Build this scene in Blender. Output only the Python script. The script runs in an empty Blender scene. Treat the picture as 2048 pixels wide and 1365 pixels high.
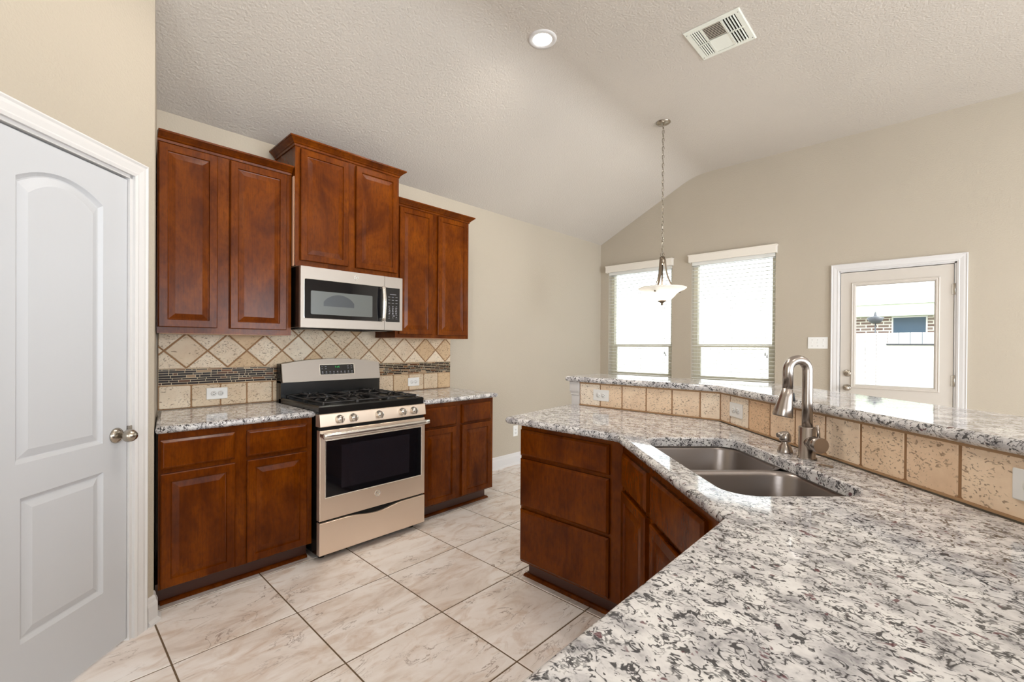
import bpy, bmesh, math, random
from mathutils import Vector, Matrix

random.seed(7)
SC = bpy.context.scene
COL = SC.collection
PI = math.pi
R2 = math.sqrt(2.0)

# ------------------------------------------------------------------ camera, world, lights, exposure
cam_data = bpy.data.cameras.new('camera')
cam = bpy.data.objects.new('camera', cam_data)
COL.objects.link(cam)
FWD = Vector((0.72220898, 0.69166201, -0.00422522))
RGT = Vector((0.69167384, -0.72218359, 0.0061778))
UPV = Vector((-0.00122156, 0.00738414, 0.99997199))
m = Matrix((RGT, UPV, -FWD)).transposed().to_4x4()
m.translation = Vector((-1.15573316, -3.35863171, 1.30435098))
cam.matrix_world = m
cam_data.sensor_width = 36.0
cam_data.lens = 36.0 * 898.4633 / 2048.0
cam_data.shift_x = 10.53 / 2048.0
cam_data.shift_y = 13.52 / 2048.0
cam_data.clip_start = 0.02
SC.camera = cam

world = bpy.data.worlds.new('sky')
SC.world = world
world.use_nodes = True
WN = world.node_tree.nodes
WN['Background'].inputs['Color'].default_value = (0.93, 0.97, 1.0, 1)
WN['Background'].inputs['Strength'].default_value = 4.0

SC.view_settings.view_transform = 'Standard'
SC.view_settings.look = 'None'
SC.view_settings.gamma = 1.0
SC.view_settings.use_curve_mapping = False
SC.view_settings.exposure = 0.27


def lamp(name, kind, loc, rot, energy, color=(1, 1, 1), **kw):
    d = bpy.data.lights.new(name, kind)
    d.energy = energy
    d.color = color
    for k, v in kw.items():
        setattr(d, k, v)
    o = bpy.data.objects.new(name, d)
    o.location = loc
    o.rotation_euler = rot
    COL.objects.link(o)
    return o


XW = 4.22          # window wall plane
ZR = 3.34          # flat ceiling
YB = -1.28         # where the slope meets the flat ceiling
ZP = 2.70          # plate height at range wall
XL, YF = -3.6, -8.0

# daylight: windows of the living room behind the camera
REAR_WIN = [(-2.9, -1.5), (-0.7, 0.7), (1.5, 2.9)]
for (a, b), wgt in zip(REAR_WIN, (.3, .9, 1.9)):
    lamp('rear_window_daylight', 'AREA', ((a + b) / 2, YF - 0.06, 1.45), (PI / 2 + math.radians(10), 0, 0), 60 * wgt,
         (0.82, 0.91, 1.0), shape='RECTANGLE', size=b - a, size_y=2.0)
lamp('left_window_daylight', 'AREA', (XL - 0.06, -4.6, 1.5), (PI / 2, 0, -PI / 2), 20,
     (0.92, 0.96, 1.0), shape='RECTANGLE', size=2.2, size_y=1.8)
# sky portals over the openings in the window wall
for y0, y1, z0, z1 in ((-0.125, -1.01, .885, 2.31), (-1.245, -2.125, .885, 2.31), (-2.8, -3.34, .957, 1.89)):
    p = lamp('window_portal', 'AREA', (XW + 0.17, (y0 + y1) / 2, (z0 + z1) / 2), (PI / 2, 0, PI / 2), 1,
             shape='RECTANGLE', size=abs(y1 - y0), size_y=z1 - z0)
    p.data.cycles.is_portal = True
# sun from behind the camera: falls through the living room windows onto the floor there
lamp('sun', 'SUN', (0, -12, 8), (math.radians(46), 0, math.radians(-6)), 7.0, (1.0, 0.96, 0.9), angle=0.02)

CAN_AND_FILL = [(1.155, -1.455), (-0.75, -1.62), (1.6, -4.6), (-0.7, -4.6), (-0.05, -1.75)]  # first is the visible can; the rest are unseen spots added for fill


# ------------------------------------------------------------------ node helpers
def srgb(r, g, b):
    def f(c):
        c /= 255.0
        return c / 12.92 if c <= 0.04045 else ((c + 0.055) / 1.055) ** 2.4
    return (f(r), f(g), f(b), 1.0)


class NT:
    def __init__(self, name):
        self.m = bpy.data.materials.new(name)
        self.m.use_nodes = True
        self.t = self.m.node_tree
        self.b = self.t.nodes['Principled BSDF']
        self.out = self.t.nodes['Material Output']

    def n(self, typ, **kw):
        nd = self.t.nodes.new(typ)
        ins = kw.pop('ins', {})
        for k, v in kw.items():
            setattr(nd, k, v)
        for k, v in ins.items():
            self.put(nd.inputs[k], v)
        return nd

    def put(self, sock, v):
        if hasattr(v, 'is_linked') or isinstance(v, bpy.types.NodeSocket):
            self.t.links.new(v, sock)
        else:
            sock.default_value = v

    def bs(self, **kw):
        for k, v in kw.items():
            self.put(self.b.inputs[k.replace('_', ' ')], v)

    def pos(self):
        return self.n('ShaderNodeNewGeometry').outputs['Position']

    def island(self):
        return self.n('ShaderNodeNewGeometry').outputs['Random Per Island']

    def obj(self):
        return self.n('ShaderNodeTexCoord').outputs['Object']

    def mapping(self, vec, scale=(1, 1, 1), rot=(0, 0, 0), loc=(0, 0, 0)):
        return self.n('ShaderNodeMapping', ins={'Vector': vec, 'Scale': scale, 'Rotation': rot, 'Location': loc}).outputs[0]

    def noise(self, vec, scale, detail=3, rough=0.5, dist=0.0):
        return self.n('ShaderNodeTexNoise', ins={'Vector': vec, 'Scale': scale, 'Detail': detail, 'Roughness': rough,
                                                 'Distortion': dist}).outputs['Fac']

    def noisec(self, vec, scale, detail=3):
        return self.n('ShaderNodeTexNoise', ins={'Vector': vec, 'Scale': scale, 'Detail': detail}).outputs['Color']

    def voro(self, vec, scale, feature='F1', out='Distance', rnd=1.0):
        v = self.n('ShaderNodeTexVoronoi', feature=feature)
        self.put(v.inputs['Vector'], vec)
        v.inputs['Scale'].default_value = scale
        v.inputs['Randomness'].default_value = rnd
        return v.outputs[out]

    def ramp(self, fac, stops, interp='LINEAR'):
        r = self.n('ShaderNodeValToRGB')
        r.color_ramp.interpolation = interp
        els = r.color_ramp.elements
        while len(els) < len(stops):
            els.new(0.5)
        for e, (p, c) in zip(els, stops):
            e.position = p
            e.color = c if len(c) == 4 else (*c, 1)
        self.put(r.inputs[0], fac)
        return r.outputs[0]

    def step(self, v, a, b):
        r = self.n('ShaderNodeMapRange', ins={'Value': v, 'From Min': a, 'From Max': b, 'To Min': 0.0, 'To Max': 1.0})
        return r.outputs[0]

    def math(self, op, a, b=0.0):
        nd = self.n('ShaderNodeMath', operation=op)
        self.put(nd.inputs[0], a)
        self.put(nd.inputs[1], b)
        return nd.outputs[0]

    def mix(self, fac, a, b, mode='MIX'):
        nd = self.n('ShaderNodeMix', data_type='RGBA', blend_type=mode)
        self.put(nd.inputs[0], fac)
        self.put(nd.inputs[6], a)
        self.put(nd.inputs[7], b)
        return nd.outputs[2]

    def vadd(self, a, b):
        nd = self.n('ShaderNodeVectorMath', operation='ADD')
        self.put(nd.inputs[0], a)
        self.put(nd.inputs[1], b)
        return nd.outputs[0]

    def vscale(self, a, s):
        nd = self.n('ShaderNodeVectorMath', operation='SCALE')
        self.put(nd.inputs[0], a)
        self.put(nd.inputs[3], s)
        return nd.outputs[0]

    def bump(self, h, strength=0.2, dist=0.01):
        nd = self.n('ShaderNodeBump', ins={'Height': h, 'Strength': strength, 'Distance': dist})
        self.t.links.new(nd.outputs[0], self.b.inputs['Normal'])


def plain(name, col, rough=0.5, metal=0.0, **kw):
    t = NT(name)
    t.bs(Base_Color=col, Roughness=rough, Metallic=metal)
    for k, v in kw.items():
        t.put(t.b.inputs[k.replace('_', ' ')], v)
    return t.m


def paint(name, col, scale=260, strength=0.25):
    t = NT(name)
    p = t.pos()
    n1 = t.noise(p, scale * 0.35, 2, 0.5)
    n2 = t.noise(p, 1.3, 2)
    t.bs(Base_Color=t.mix(t.step(n2, .3, .7), col, tuple(c * 0.965 for c in col[:3]) + (1,)), Roughness=0.72)
    t.b.inputs['Specular IOR Level'].default_value = 0.25
    t.bump(n1, strength * 1.6, 0.006)
    return t.m


M = {}
M['wall'] = paint('wall_paint', srgb(186, 176, 160))
M['ceiling'] = paint('ceiling_paint', srgb(202, 195, 186), 220, 0.45)
M['trim'] = plain('white_trim_paint', srgb(216, 214, 213), 0.38)
M['door_paint'] = plain('white_door_paint', srgb(198, 200, 204), 0.42)
M['outer_door'] = plain('off_white_door_paint', srgb(204, 197, 188), 0.45)
M['vinyl'] = plain('almond_window_vinyl', srgb(218, 212, 192), 0.45)
M['plate'] = plain('white_outlet_plastic', srgb(236, 236, 234), 0.35)
M['slot'] = plain('dark_slot', srgb(40, 38, 36), 0.6)
M['slat'] = plain('white_blind_slat', srgb(240, 240, 236), 0.45)
M['valance'] = plain('white_valance', srgb(232, 226, 216), 0.45)
M['cord'] = plain('pale_cord', srgb(215, 215, 210), 0.8)
M['tassel'] = plain('grey_tassel', srgb(120, 120, 118), 0.6)
M['black'] = plain('black_enamel', srgb(20, 19, 18), 0.22)
M['void'] = plain('matte_black', srgb(8, 8, 8), 0.9)
M['iron'] = plain('cast_iron', srgb(40, 38, 38), 0.28)
M['burner'] = plain('burner_cap', srgb(20, 20, 20), 0.5)
M['glass_black'] = plain('black_oven_glass', srgb(16, 16, 20), 0.06)
M['oven_inner'] = plain('dark_oven_window', srgb(30, 28, 34), 0.12)
M['mw_screen_reflect'] = plain('microwave_screen_reflection', srgb(92, 95, 92), 0.30)  # perforated screen, with a window reflection put into its lighter grey
M['mw_arc'] = plain('dark_microwave_interior', srgb(58, 61, 64), 0.30)
M['key'] = plain('pale_key_print', srgb(150, 150, 155), 0.5)
M['nickel'] = plain('satin_nickel', srgb(176, 168, 156), 0.24, 1.0)
M['pendant_metal'] = plain('brushed_pendant_metal', srgb(128, 116, 102), 0.36, 1.0)
M['faucet'] = plain('brushed_faucet_steel', srgb(170, 161, 154), 0.27, 1.0)
M['logo'] = plain('pale_logo_metal', srgb(225, 222, 215), 0.25, 0.8)
M['bead'] = plain('bright_bead_steel', srgb(225, 220, 212), 0.2, 0.9)
M['rubber'] = plain('dark_rubber', srgb(46, 48, 52), 0.6)
M['vent'] = plain('vent_white_enamel', srgb(226, 228, 218), 0.4)
M['vent_slat'] = plain('vent_tan_slat', srgb(190, 180, 165), 0.5)
M['rawwood'] = plain('raw_cabinet_edge', srgb(214, 172, 140), 0.5)
M['caulk'] = plain('tan_caulk', srgb(176, 140, 104), 0.8)
M['grout'] = plain('tan_grout', srgb(150, 114, 80), 0.9)
M['fgrout'] = plain('brown_floor_grout', srgb(104, 84, 62), 0.9)
M['mgrout'] = plain('mosaic_grout', srgb(214, 196, 168), 0.9)
M['fence'] = plain('pale_fence_wood', srgb(228, 225, 221), 0.8)
M['yard'] = plain('yard_grass', srgb(118, 122, 104), 0.95)
M['eave'] = plain('pale_green_eave', srgb(200, 206, 188), 0.7)
M['roof'] = plain('pale_roof', srgb(205, 205, 205), 0.8)
M['hglass'] = plain('house_window_glass', srgb(70, 90, 110), 0.1)
M['dgrey'] = plain('dark_grey_metal', srgb(70, 72, 78), 0.5)


def emit(name, col, s):
    t = NT(name)
    t.bs(Base_Color=col, Roughness=0.5)
    t.b.inputs['Emission Color'].default_value = col
    t.b.inputs['Emission Strength'].default_value = s
    return t.m


M['lens'] = emit('lit_lens', (1, 0.95, 0.88, 1), 9.0)
M['clock'] = emit('green_clock_digits', (0.02, 0.45, 0.08, 1), 0.35)
M['bulb'] = emit('lamp_bulb', (1, 0.98, 0.95, 1), 16.0)


def glass_mat():
    t = NT('window_glass')
    tr = t.n('ShaderNodeBsdfTransparent', ins={'Color': (0.94, 0.96, 0.96, 1)})
    gl = t.n('ShaderNodeBsdfGlossy', ins={'Roughness': 0.02})
    lw = t.n('ShaderNodeFresnel', ins={'IOR': 1.45})
    mx = t.n('ShaderNodeMixShader')
    t.t.links.new(lw.outputs[0], mx.inputs[0])
    t.t.links.new(tr.outputs[0], mx.inputs[1])
    t.t.links.new(gl.outputs[0], mx.inputs[2])
    t.t.links.new(mx.outputs[0], t.out.inputs[0])
    return t.m


M['glass'] = glass_mat()


def bowl_mat():
    t = NT('frosted_lamp_glass')
    t.bs(Base_Color=(0.93, 0.92, 0.89, 1), Roughness=0.35)
    tl = t.n('ShaderNodeBsdfTranslucent', ins={'Color': (0.97, 0.96, 0.93, 1)})
    mx = t.n('ShaderNodeMixShader', ins={0: 0.6})
    t.t.links.new(t.b.outputs[0], mx.inputs[1])
    t.t.links.new(tl.outputs[0], mx.inputs[2])
    t.t.links.new(mx.outputs[0], t.out.inputs[0])
    return t.m


M['bowl'] = bowl_mat()


def wood_mat():
    t = NT('cherry_stained_maple')
    p = t.obj()
    isl = t.n('ShaderNodeObjectInfo').outputs['Random']
    off = t.n('ShaderNodeCombineXYZ')
    t.put(off.inputs[0], t.math('MULTIPLY', isl, 9.0))
    t.put(off.inputs[2], t.math('MULTIPLY', isl, 5.0))
    q = t.vadd(p, off.outputs[0])
    blot = t.noise(t.mapping(q, (1.0, 1.0, 0.55)), 6.0, 4, 0.6, 0.6)
    fine = t.noise(t.mapping(q, (60, 60, 2.2)), 3.0, 3, 0.6)
    c = t.ramp(blot, [(0.25, srgb(70, 27, 1)), (0.5, srgb(100, 45, 1)), (0.75, srgb(126, 63, 4))])
    spk = t.noise(t.mapping(q, (1.0, 1.0, .45)), 55, 4, 0.65)
    c = t.mix(t.math('MULTIPLY', t.step(spk, .45, .7), 0.45), c, srgb(62, 24, 3))
    c2 = t.mix(t.math('MULTIPLY', t.step(fine, .45, .72), 0.30), c, srgb(50, 18, 4))
    t.bs(Base_Color=c2, Roughness=0.24)
    t.b.inputs['Specular IOR Level'].default_value = 0.17
    t.bump(fine, 0.04, 0.002)
    return t.m


M['wood'] = wood_mat()
M['frame_wood'] = plain('dark_stained_frame', srgb(64, 26, 10), 0.38, 0, Coat_Weight=0.2)


def granite_mat():
    t = NT('white_granite')
    p = t.mapping(t.pos(), (1, 1, 1), (0, 0, math.radians(12)))
    warp = t.vscale(t.vadd(t.noisec(p, 22, 2), (-.5, -.5, -.5)), 0.026)
    q = t.mapping(t.vadd(p, warp), (1.3, 0.9, 1.15))
    cloud = t.noise(q, 17, 4, 0.62)
    base = t.ramp(cloud, [(0.30, srgb(150, 149, 153)), (0.42, srgb(196, 195, 198)), (0.55, srgb(224, 223, 224)), (0.7, srgb(238, 238, 238))])

    def veins(scale, off, w0, w1, ms, lo, hi):
        n = t.noise(t.mapping(q, (1, 1, 1), (0, 0, 0), off), scale, 2, 0.55, 0.4)
        r = t.math('ABSOLUTE', t.math('SUBTRACT', n, 0.5))
        line = t.math('SUBTRACT', 1.0, t.step(r, w0, w1))
        mk = t.step(t.noise(t.mapping(q, (1, 1, 1), (0, 0, 0), (off[1], off[0], 3)), ms, 3, 0.6), lo, hi)
        return t.math('MULTIPLY', line, mk)
    v1 = veins(34, (0, 0, 0), 0.016, 0.040, 46, .47, .52)
    v2 = veins(64, (5, 2, 1), 0.022, 0.055, 26, .48, .55)
    fl = t.step(t.noise(t.mapping(q, (1, 1, 1), (0, 0, 0), (3, 1, 2)), 70, 3, 0.62), 0.61, 0.645)
    dark = t.math('MINIMUM', t.math('ADD', t.math('ADD', v1, t.math('MULTIPLY', v2, .8)), fl), 1.0)
    c = t.mix(t.math('MULTIPLY', dark, .92), base, srgb(30, 30, 36))
    red = t.step(t.noise(t.mapping(q, (1, 1, 1), (0, 0, 0), (11, 3, 5)), 40, 2, 0.5), 0.675, 0.71)
    c = t.mix(t.math('MULTIPLY', red, .85), c, srgb(92, 42, 52))
    t.bs(Base_Color=c, Roughness=0.055)
    t.b.inputs['Specular IOR Level'].default_value = 0.55
    return t.m


M['granite'] = granite_mat()


def travertine(name, cols):
    t = NT(name)
    p = t.pos()
    isl = t.island()
    off = t.n('ShaderNodeCombineXYZ')
    t.put(off.inputs[0], t.math('MULTIPLY', isl, 17.0))
    t.put(off.inputs[1], t.math('MULTIPLY', isl, 7.0))
    t.put(off.inputs[2], t.math('MULTIPLY', isl, 23.0))
    q = t.vadd(p, off.outputs[0])
    tone = t.ramp(isl, cols)
    mott = t.noise(q, 14, 4, 0.6)
    c = t.mix(t.math('MULTIPLY', t.step(mott, .42, .75), .3), tone, srgb(190, 150, 110))
    w = t.vadd(q, t.vscale(t.vadd(t.noisec(q, 25, 2), (-.5, -.5, -.5)), 0.03))
    dirp = t.mapping(w, (1, 1, 2.0), (0.5, 0.7, 0.4))
    pit = t.math('MULTIPLY', t.step(t.noise(dirp, 90, 2, 0.55), 0.585, 0.635), t.step(t.noise(q, 11, 2), .36, .5))
    big = t.step(t.noise(dirp, 38, 2, 0.5), 0.68, 0.71)
    hole = t.math('MINIMUM', t.math('ADD', pit, big), 1.0)
    c = t.mix(t.math('MULTIPLY', hole, .62), c, srgb(104, 72, 44))
    t.bs(Base_Color=c, Roughness=0.55)
    t.bump(t.math('SUBTRACT', t.math('MULTIPLY', mott, 0.3), hole), 0.5, 0.003)
    return t.m


M['trav'] = travertine('travertine', [(0.0, srgb(226, 211, 188)), (0.35, srgb(214, 194, 166)), (0.6, srgb(232, 219, 198)),
                                      (0.85, srgb(204, 174, 136)), (1.0, srgb(222, 205, 178))])
M['trav_bar_lit'] = travertine('travertine_bar_lit', [(0.0, srgb(250, 234, 212)), (0.3, srgb(240, 212, 180)), (0.55, srgb(250, 238, 220)),
                                              (0.8, srgb(232, 196, 158)), (1.0, srgb(246, 228, 206))])  # same travertine, lighter and warmer: warm light put into the colour


def mosaic_mat():
    t = NT('glass_and_stone_mosaic')
    isl = t.island()
    c = t.ramp(isl, [(0.0, srgb(24, 14, 9)), (0.28, srgb(92, 52, 24)), (0.42, srgb(14, 10, 9)), (0.60, srgb(124, 78, 44)),
                     (0.7, srgb(40, 24, 15)), (0.86, srgb(178, 148, 116)), (0.94, srgb(90, 84, 78))], 'CONSTANT')
    n = t.noise(t.pos(), 60, 3)
    t.bs(Base_Color=t.mix(t.math('MULTIPLY', n, .4), c, srgb(70, 44, 26)), Roughness=0.3)
    t.b.inputs['Specular IOR Level'].default_value = 0.2
    return t.m


M['mosaic'] = mosaic_mat()


def floor_mat():
    t = NT('stone_look_floor_tile')
    p = t.pos()
    isl = t.island()
    off = t.n('ShaderNodeCombineXYZ')
    t.put(off.inputs[0], t.math('MULTIPLY', isl, 31.0))
    t.put(off.inputs[1], t.math('MULTIPLY', isl, 13.0))
    q = t.vadd(p, off.outputs[0])
    qs = t.mapping(q, (0.7, 1.6, 1), (0, 0, math.radians(18)))
    a = t.noise(qs, 3.2, 5, 0.62, 0.7)
    c = t.ramp(a, [(0.28, srgb(204, 188, 176)), (0.42, srgb(228, 218, 210)), (0.55, srgb(238, 231, 226)), (0.75, srgb(243, 239, 236))])
    b = t.noise(qs, 7.5, 4, 0.6, 1.2)
    c = t.mix(t.math('MULTIPLY', t.step(b, .50, .70), .65), c, srgb(198, 172, 150))
    ln = t.math('ABSOLUTE', t.math('SUBTRACT', t.noise(qs, 5.5, 5, .6, .8), 0.5))
    vein = t.math('MULTIPLY', t.math('SUBTRACT', 1.0, t.step(ln, 0.0, 0.012)), t.step(t.noise(q, 4, 2), .45, .6))
    c = t.mix(t.math('MULTIPLY', vein, .8), c, srgb(128, 100, 82))
    t.bs(Base_Color=c, Roughness=0.34)
    t.bump(t.math('SUBTRACT', t.noise(qs, 18, 4, .6), vein), 0.25, 0.004)
    return t.m


M['floor'] = floor_mat()


def steel_mat(name, col, rough, horiz=True):
    t = NT(name)
    p = t.obj()
    n = t.noise(t.mapping(p, (2, 2, 260) if horiz else (260, 260, 2)), 1.0, 2)
    t.bs(Base_Color=col, Metallic=0.85, Roughness=t.math('ADD', rough, t.math('MULTIPLY', n, 0.10)))
    t.bump(n, 0.03, 0.001)
    return t.m


M['steel'] = steel_mat('brushed_stainless', srgb(244, 226, 208), 0.36)
M['steel_mw'] = steel_mat('brushed_stainless_dimmed', srgb(172, 163, 154), 0.42)  # darker copy of the stainless, toned down where it mirrors bright windows
M['sink'] = steel_mat('brushed_sink_steel', srgb(150, 142, 138), 0.26)


def brick_mat():
    t = NT('house_brick')
    b = t.n('ShaderNodeTexBrick', ins={'Color1': srgb(112, 88, 82), 'Color2': srgb(146, 130, 122), 'Mortar': srgb(215, 208, 200),
                                       'Scale': 1.0, 'Mortar Size': 0.012, 'Brick Width': 0.22, 'Row Height': 0.075})
    t.put(b.inputs['Vector'], t.mapping(t.pos(), (1, 1, 1), (0, -PI / 2, -PI / 2)))
    sx = t.n('ShaderNodeSeparateXYZ')
    t.put(sx.inputs[0], t.pos())
    cx = t.n('ShaderNodeCombineXYZ')
    t.put(cx.inputs[0], sx.outputs[1])
    t.put(cx.inputs[1], sx.outputs[2])
    t.put(b.inputs['Vector'], cx.outputs[0])
    t.bs(Base_Color=b.outputs[0], Roughness=0.9)
    return t.m


M['brick'] = brick_mat()


# ------------------------------------------------------------------ mesh helpers (local frame: x right, y into the wall, z up)
def new():
    return bmesh.new()


def box(bm, x0, x1, y0, y1, z0, z1, mi=0):
    v = [bm.verts.new(c) for c in ((x0, y0, z0), (x1, y0, z0), (x1, y1, z0), (x0, y1, z0), (x0, y0, z1), (x1, y0, z1), (x1, y1, z1), (x0, y1, z1))]
    for f in ((0, 3, 2, 1), (4, 5, 6, 7), (0, 1, 5, 4), (1, 2, 6, 5), (2, 3, 7, 6), (3, 0, 4, 7)):
        bm.faces.new([v[i] for i in f]).material_index = mi


def bbox(bm, x0, x1, y0, y1, z0, z1, r=0.004, seg=2, mi=0):
    t = bmesh.new()
    box(t, x0, x1, y0, y1, z0, z1, mi)
    bmesh.ops.bevel(t, geom=t.edges[:], offset=r, segments=seg, affect='EDGES', profile=0.5)
    for f in t.faces:
        f.material_index = mi
    me = bpy.data.meshes.new('tmp')
    t.to_mesh(me)
    t.free()
    bm.from_mesh(me)
    bpy.data.meshes.remove(me)


def loft(bm, rings, closed=True, cap0=False, cap1=False, mi=0, smooth=False):
    vr = [[bm.verts.new(p) for p in ring] for ring in rings]
    n = len(vr[0])
    for a, b in zip(vr, vr[1:]):
        for i in range(n if closed else n - 1):
            j = (i + 1) % n
            f = bm.faces.new((a[i], a[j], b[j], b[i]))
            f.material_index = mi
            f.smooth = smooth
    if cap0:
        bm.faces.new(vr[0][::-1]).material_index = mi
    if cap1:
        bm.faces.new(vr[-1]).material_index = mi
    return vr


def prism(bm, poly, z0, z1, mi=0):
    loft(bm, [[(x, y, z0) for x, y in poly], [(x, y, z1) for x, y in poly]], True, True, True, mi)


def lathe(bm, prof, c=(0, 0, 0), axis='z', seg=24, mi=0, smooth=True):
    rings = []
    for r, h in prof:
        ring = []
        for i in range(seg):
            a = 2 * PI * i / seg
            u, v = r * math.cos(a), r * math.sin(a)
            q = {'z': (u, v, h), 'y': (u, h, v), 'x': (h, u, v)}[axis]
            ring.append((c[0] + q[0], c[1] + q[1], c[2] + q[2]))
        rings.append(ring)
    loft(bm, rings, True, True, True, mi, smooth)


def tube(bm, pts, rad, seg=12, mi=0, closed=False):
    pts = [Vector(p) for p in pts]
    n = len(pts)
    rads = rad if isinstance(rad, (list, tuple)) else [rad] * n
    rings = []
    up = None
    for i, p in enumerate(pts):
        if closed:
            d = (pts[(i + 1) % n] - pts[i - 1]).normalized()
        else:
            d = (pts[min(i + 1, n - 1)] - pts[max(i - 1, 0)]).normalized()
        if up is None:
            up = d.orthogonal().normalized()
        u = (up - d * up.dot(d))
        u = u.normalized() if u.length > 1e-6 else d.orthogonal().normalized()
        up = u
        w = d.cross(u)
        rings.append([p + (u * math.cos(2 * PI * k / seg) + w * math.sin(2 * PI * k / seg)) * rads[i] for k in range(seg)])
    if closed:
        rings.append(rings[0])
    loft(bm, rings, True, not closed, not closed, mi, True)


def clean(bm):
    bmesh.ops.remove_doubles(bm, verts=bm.verts[:], dist=1e-5)
    bmesh.ops.recalc_face_normals(bm, faces=bm.faces[:])


def link(name, bm, mats, parent=None, auto=True):
    if auto:
        clean(bm)
    me = bpy.data.meshes.new(name)
    bm.to_mesh(me)
    bm.free()
    for mm in (mats if isinstance(mats, (list, tuple)) else [mats]):
        me.materials.append(M[mm])
    o = bpy.data.objects.new(name, me)
    COL.objects.link(o)
    if parent is not None:
        o.parent = parent
    return o


def thing(name, label, cat, loc=(0, 0, 0), rz=0.0, group=None, kind=None):
    o = bpy.data.objects.new(name, None)
    o.empty_display_size = 0.1
    COL.objects.link(o)
    o.location = loc
    o.rotation_euler = (0, 0, math.radians(rz))
    if label:
        o['label'] = label
    if cat:
        o['category'] = cat
    if group:
        o['group'] = group
    if kind:
        o['kind'] = kind
    return o


def struct(name, bm, mats, loc=(0, 0, 0), rz=0.0, label=None, auto=True):
    o = link(name, bm, mats, None, auto)
    o.location = loc
    o.rotation_euler = (0, 0, math.radians(rz))
    o['kind'] = 'structure'
    if label:
        o['label'] = label
    return o


def offset_poly(poly, d):
    """inset a CCW polygon by d (miter joins)"""
    out = []
    n = len(poly)
    for i in range(n):
        p0, p1, p2 = Vector(poly[i - 1]), Vector(poly[i]), Vector(poly[(i + 1) % n])
        e1, e2 = (p1 - p0).normalized(), (p2 - p1).normalized()
        n1, n2 = Vector((-e1.y, e1.x)), Vector((-e2.y, e2.x))
        b = n1 + n2
        k = b.length_squared
        out.append(tuple(p1 + b * (2 * d / k)) if k > 1e-6 else tuple(p1 + n1 * d))
    return out


def round_poly(poly, radii, seg=6):
    out = []
    n = len(poly)
    for i in range(n):
        r = radii[i] if isinstance(radii, (list, tuple)) else radii
        p0, p1, p2 = Vector(poly[i - 1]), Vector(poly[i]), Vector(poly[(i + 1) % n])
        if r <= 0:
            out.append(tuple(p1))
            continue
        a, b = (p0 - p1).normalized(), (p2 - p1).normalized()
        ang = a.angle(b)
        t = r / math.tan(ang / 2)
        A, B = p1 + a * t, p1 + b * t
        c = p1 + (a + b).normalized() * (r / math.sin(ang / 2))
        va, vb = A - c, B - c
        tot = math.atan2(va.x * vb.y - va.y * vb.x, va.dot(vb))
        for k in range(seg + 1):
            th = tot * k / seg
            out.append((c.x + va.x * math.cos(th) - va.y * math.sin(th), c.y + va.x * math.sin(th) + va.y * math.cos(th)))
    return out


def stone_slab(bm, poly, z0, z1, hole=None):
    """slab with a full bullnose edge, optional hole with an eased edge"""
    r = (z1 - z0) / 2
    zc = (z0 + z1) / 2
    rings = []
    for k in range(9):
        a = -PI / 2 + PI * k / 8
        d = r * (1 - math.cos(a))
        rings.append([(x, y, zc + r * math.sin(a)) for x, y in offset_poly(poly, d)])
    vr = loft(bm, rings, True, False, False, 0, True)
    hv = None
    if hole:
        hr = [[(x, y, z) for x, y in offset_poly(hole, dd)] for dd, z in ((0, z0), (0, z1 - .006), (-.0018, z1 - .0018), (-.006, z1))]
        hv = loft(bm, hr, True, False, False, 0, False)
    for idx in (0, -1):
        es = []
        for ring in [vr[idx]] + ([hv[idx]] if hv else []):
            for i in range(len(ring)):
                es.append(bm.edges.get((ring[i], ring[(i + 1) % len(ring)])) or bm.edges.new((ring[i], ring[(i + 1) % len(ring)])))
        bmesh.ops.triangle_fill(bm, edges=es, use_beauty=True)


def rect(x0, x1, z0, z1, i=0.0):
    return [(x0 + i, z0 + i), (x1 - i, z0 + i), (x1 - i, z1 - i), (x0 + i, z1 - i)]


def ring_panel(bm, x0, x1, z0, z1, prof, mi=0):
    """rings of (inset, y); first ring is the back"""
    rings = [[(x, y, z) for x, z in rect(x0, x1, z0, z1, i)] for i, y in prof]
    loft(bm, rings, True, True, True, mi)


def raised_door(parent, x0, x1, z0, z1, name='door'):
    bm = new()
    ring_panel(bm, x0, x1, z0, z1, [(0, 0), (0, -.016), (.004, -.020), (.040, -.020), (.043, -.013), (.047, -.012), (.075, -.0175), (.079, -.0175)])
    return link(name, bm, 'wood', parent)


def slab_front(parent, x0, x1, z0, z1, name='drawer_front'):
    bm = new()
    ring_panel(bm, x0, x1, z0, z1, [(0, 0), (0, -.012), (.010, -.0195), (.013, -.020)])
    return link(name, bm, 'wood', parent)


def sweep(bm, path, prof, z, closed=False, mi=0):
    """path of (x,y); prof of (out, dz); outward is to the right of travel"""
    n = len(path)
    rings = []
    for i in range(n):
        p = Vector(path[i])
        e1 = (p - Vector(path[i - 1])).normalized() if i > 0 else None
        e2 = (Vector(path[i + 1]) - p).normalized() if i < n - 1 else None
        e1 = e1 or e2
        e2 = e2 or e1
        n1, n2 = Vector((e1.y, -e1.x)), Vector((e2.y, -e2.x))
        b = n1 + n2
        b = b * (2 / b.length_squared)
        rings.append([(p.x + b.x * o, p.y + b.y * o, z + h) for o, h in prof])
    loft(bm, rings, True, True, True, mi)


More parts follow.
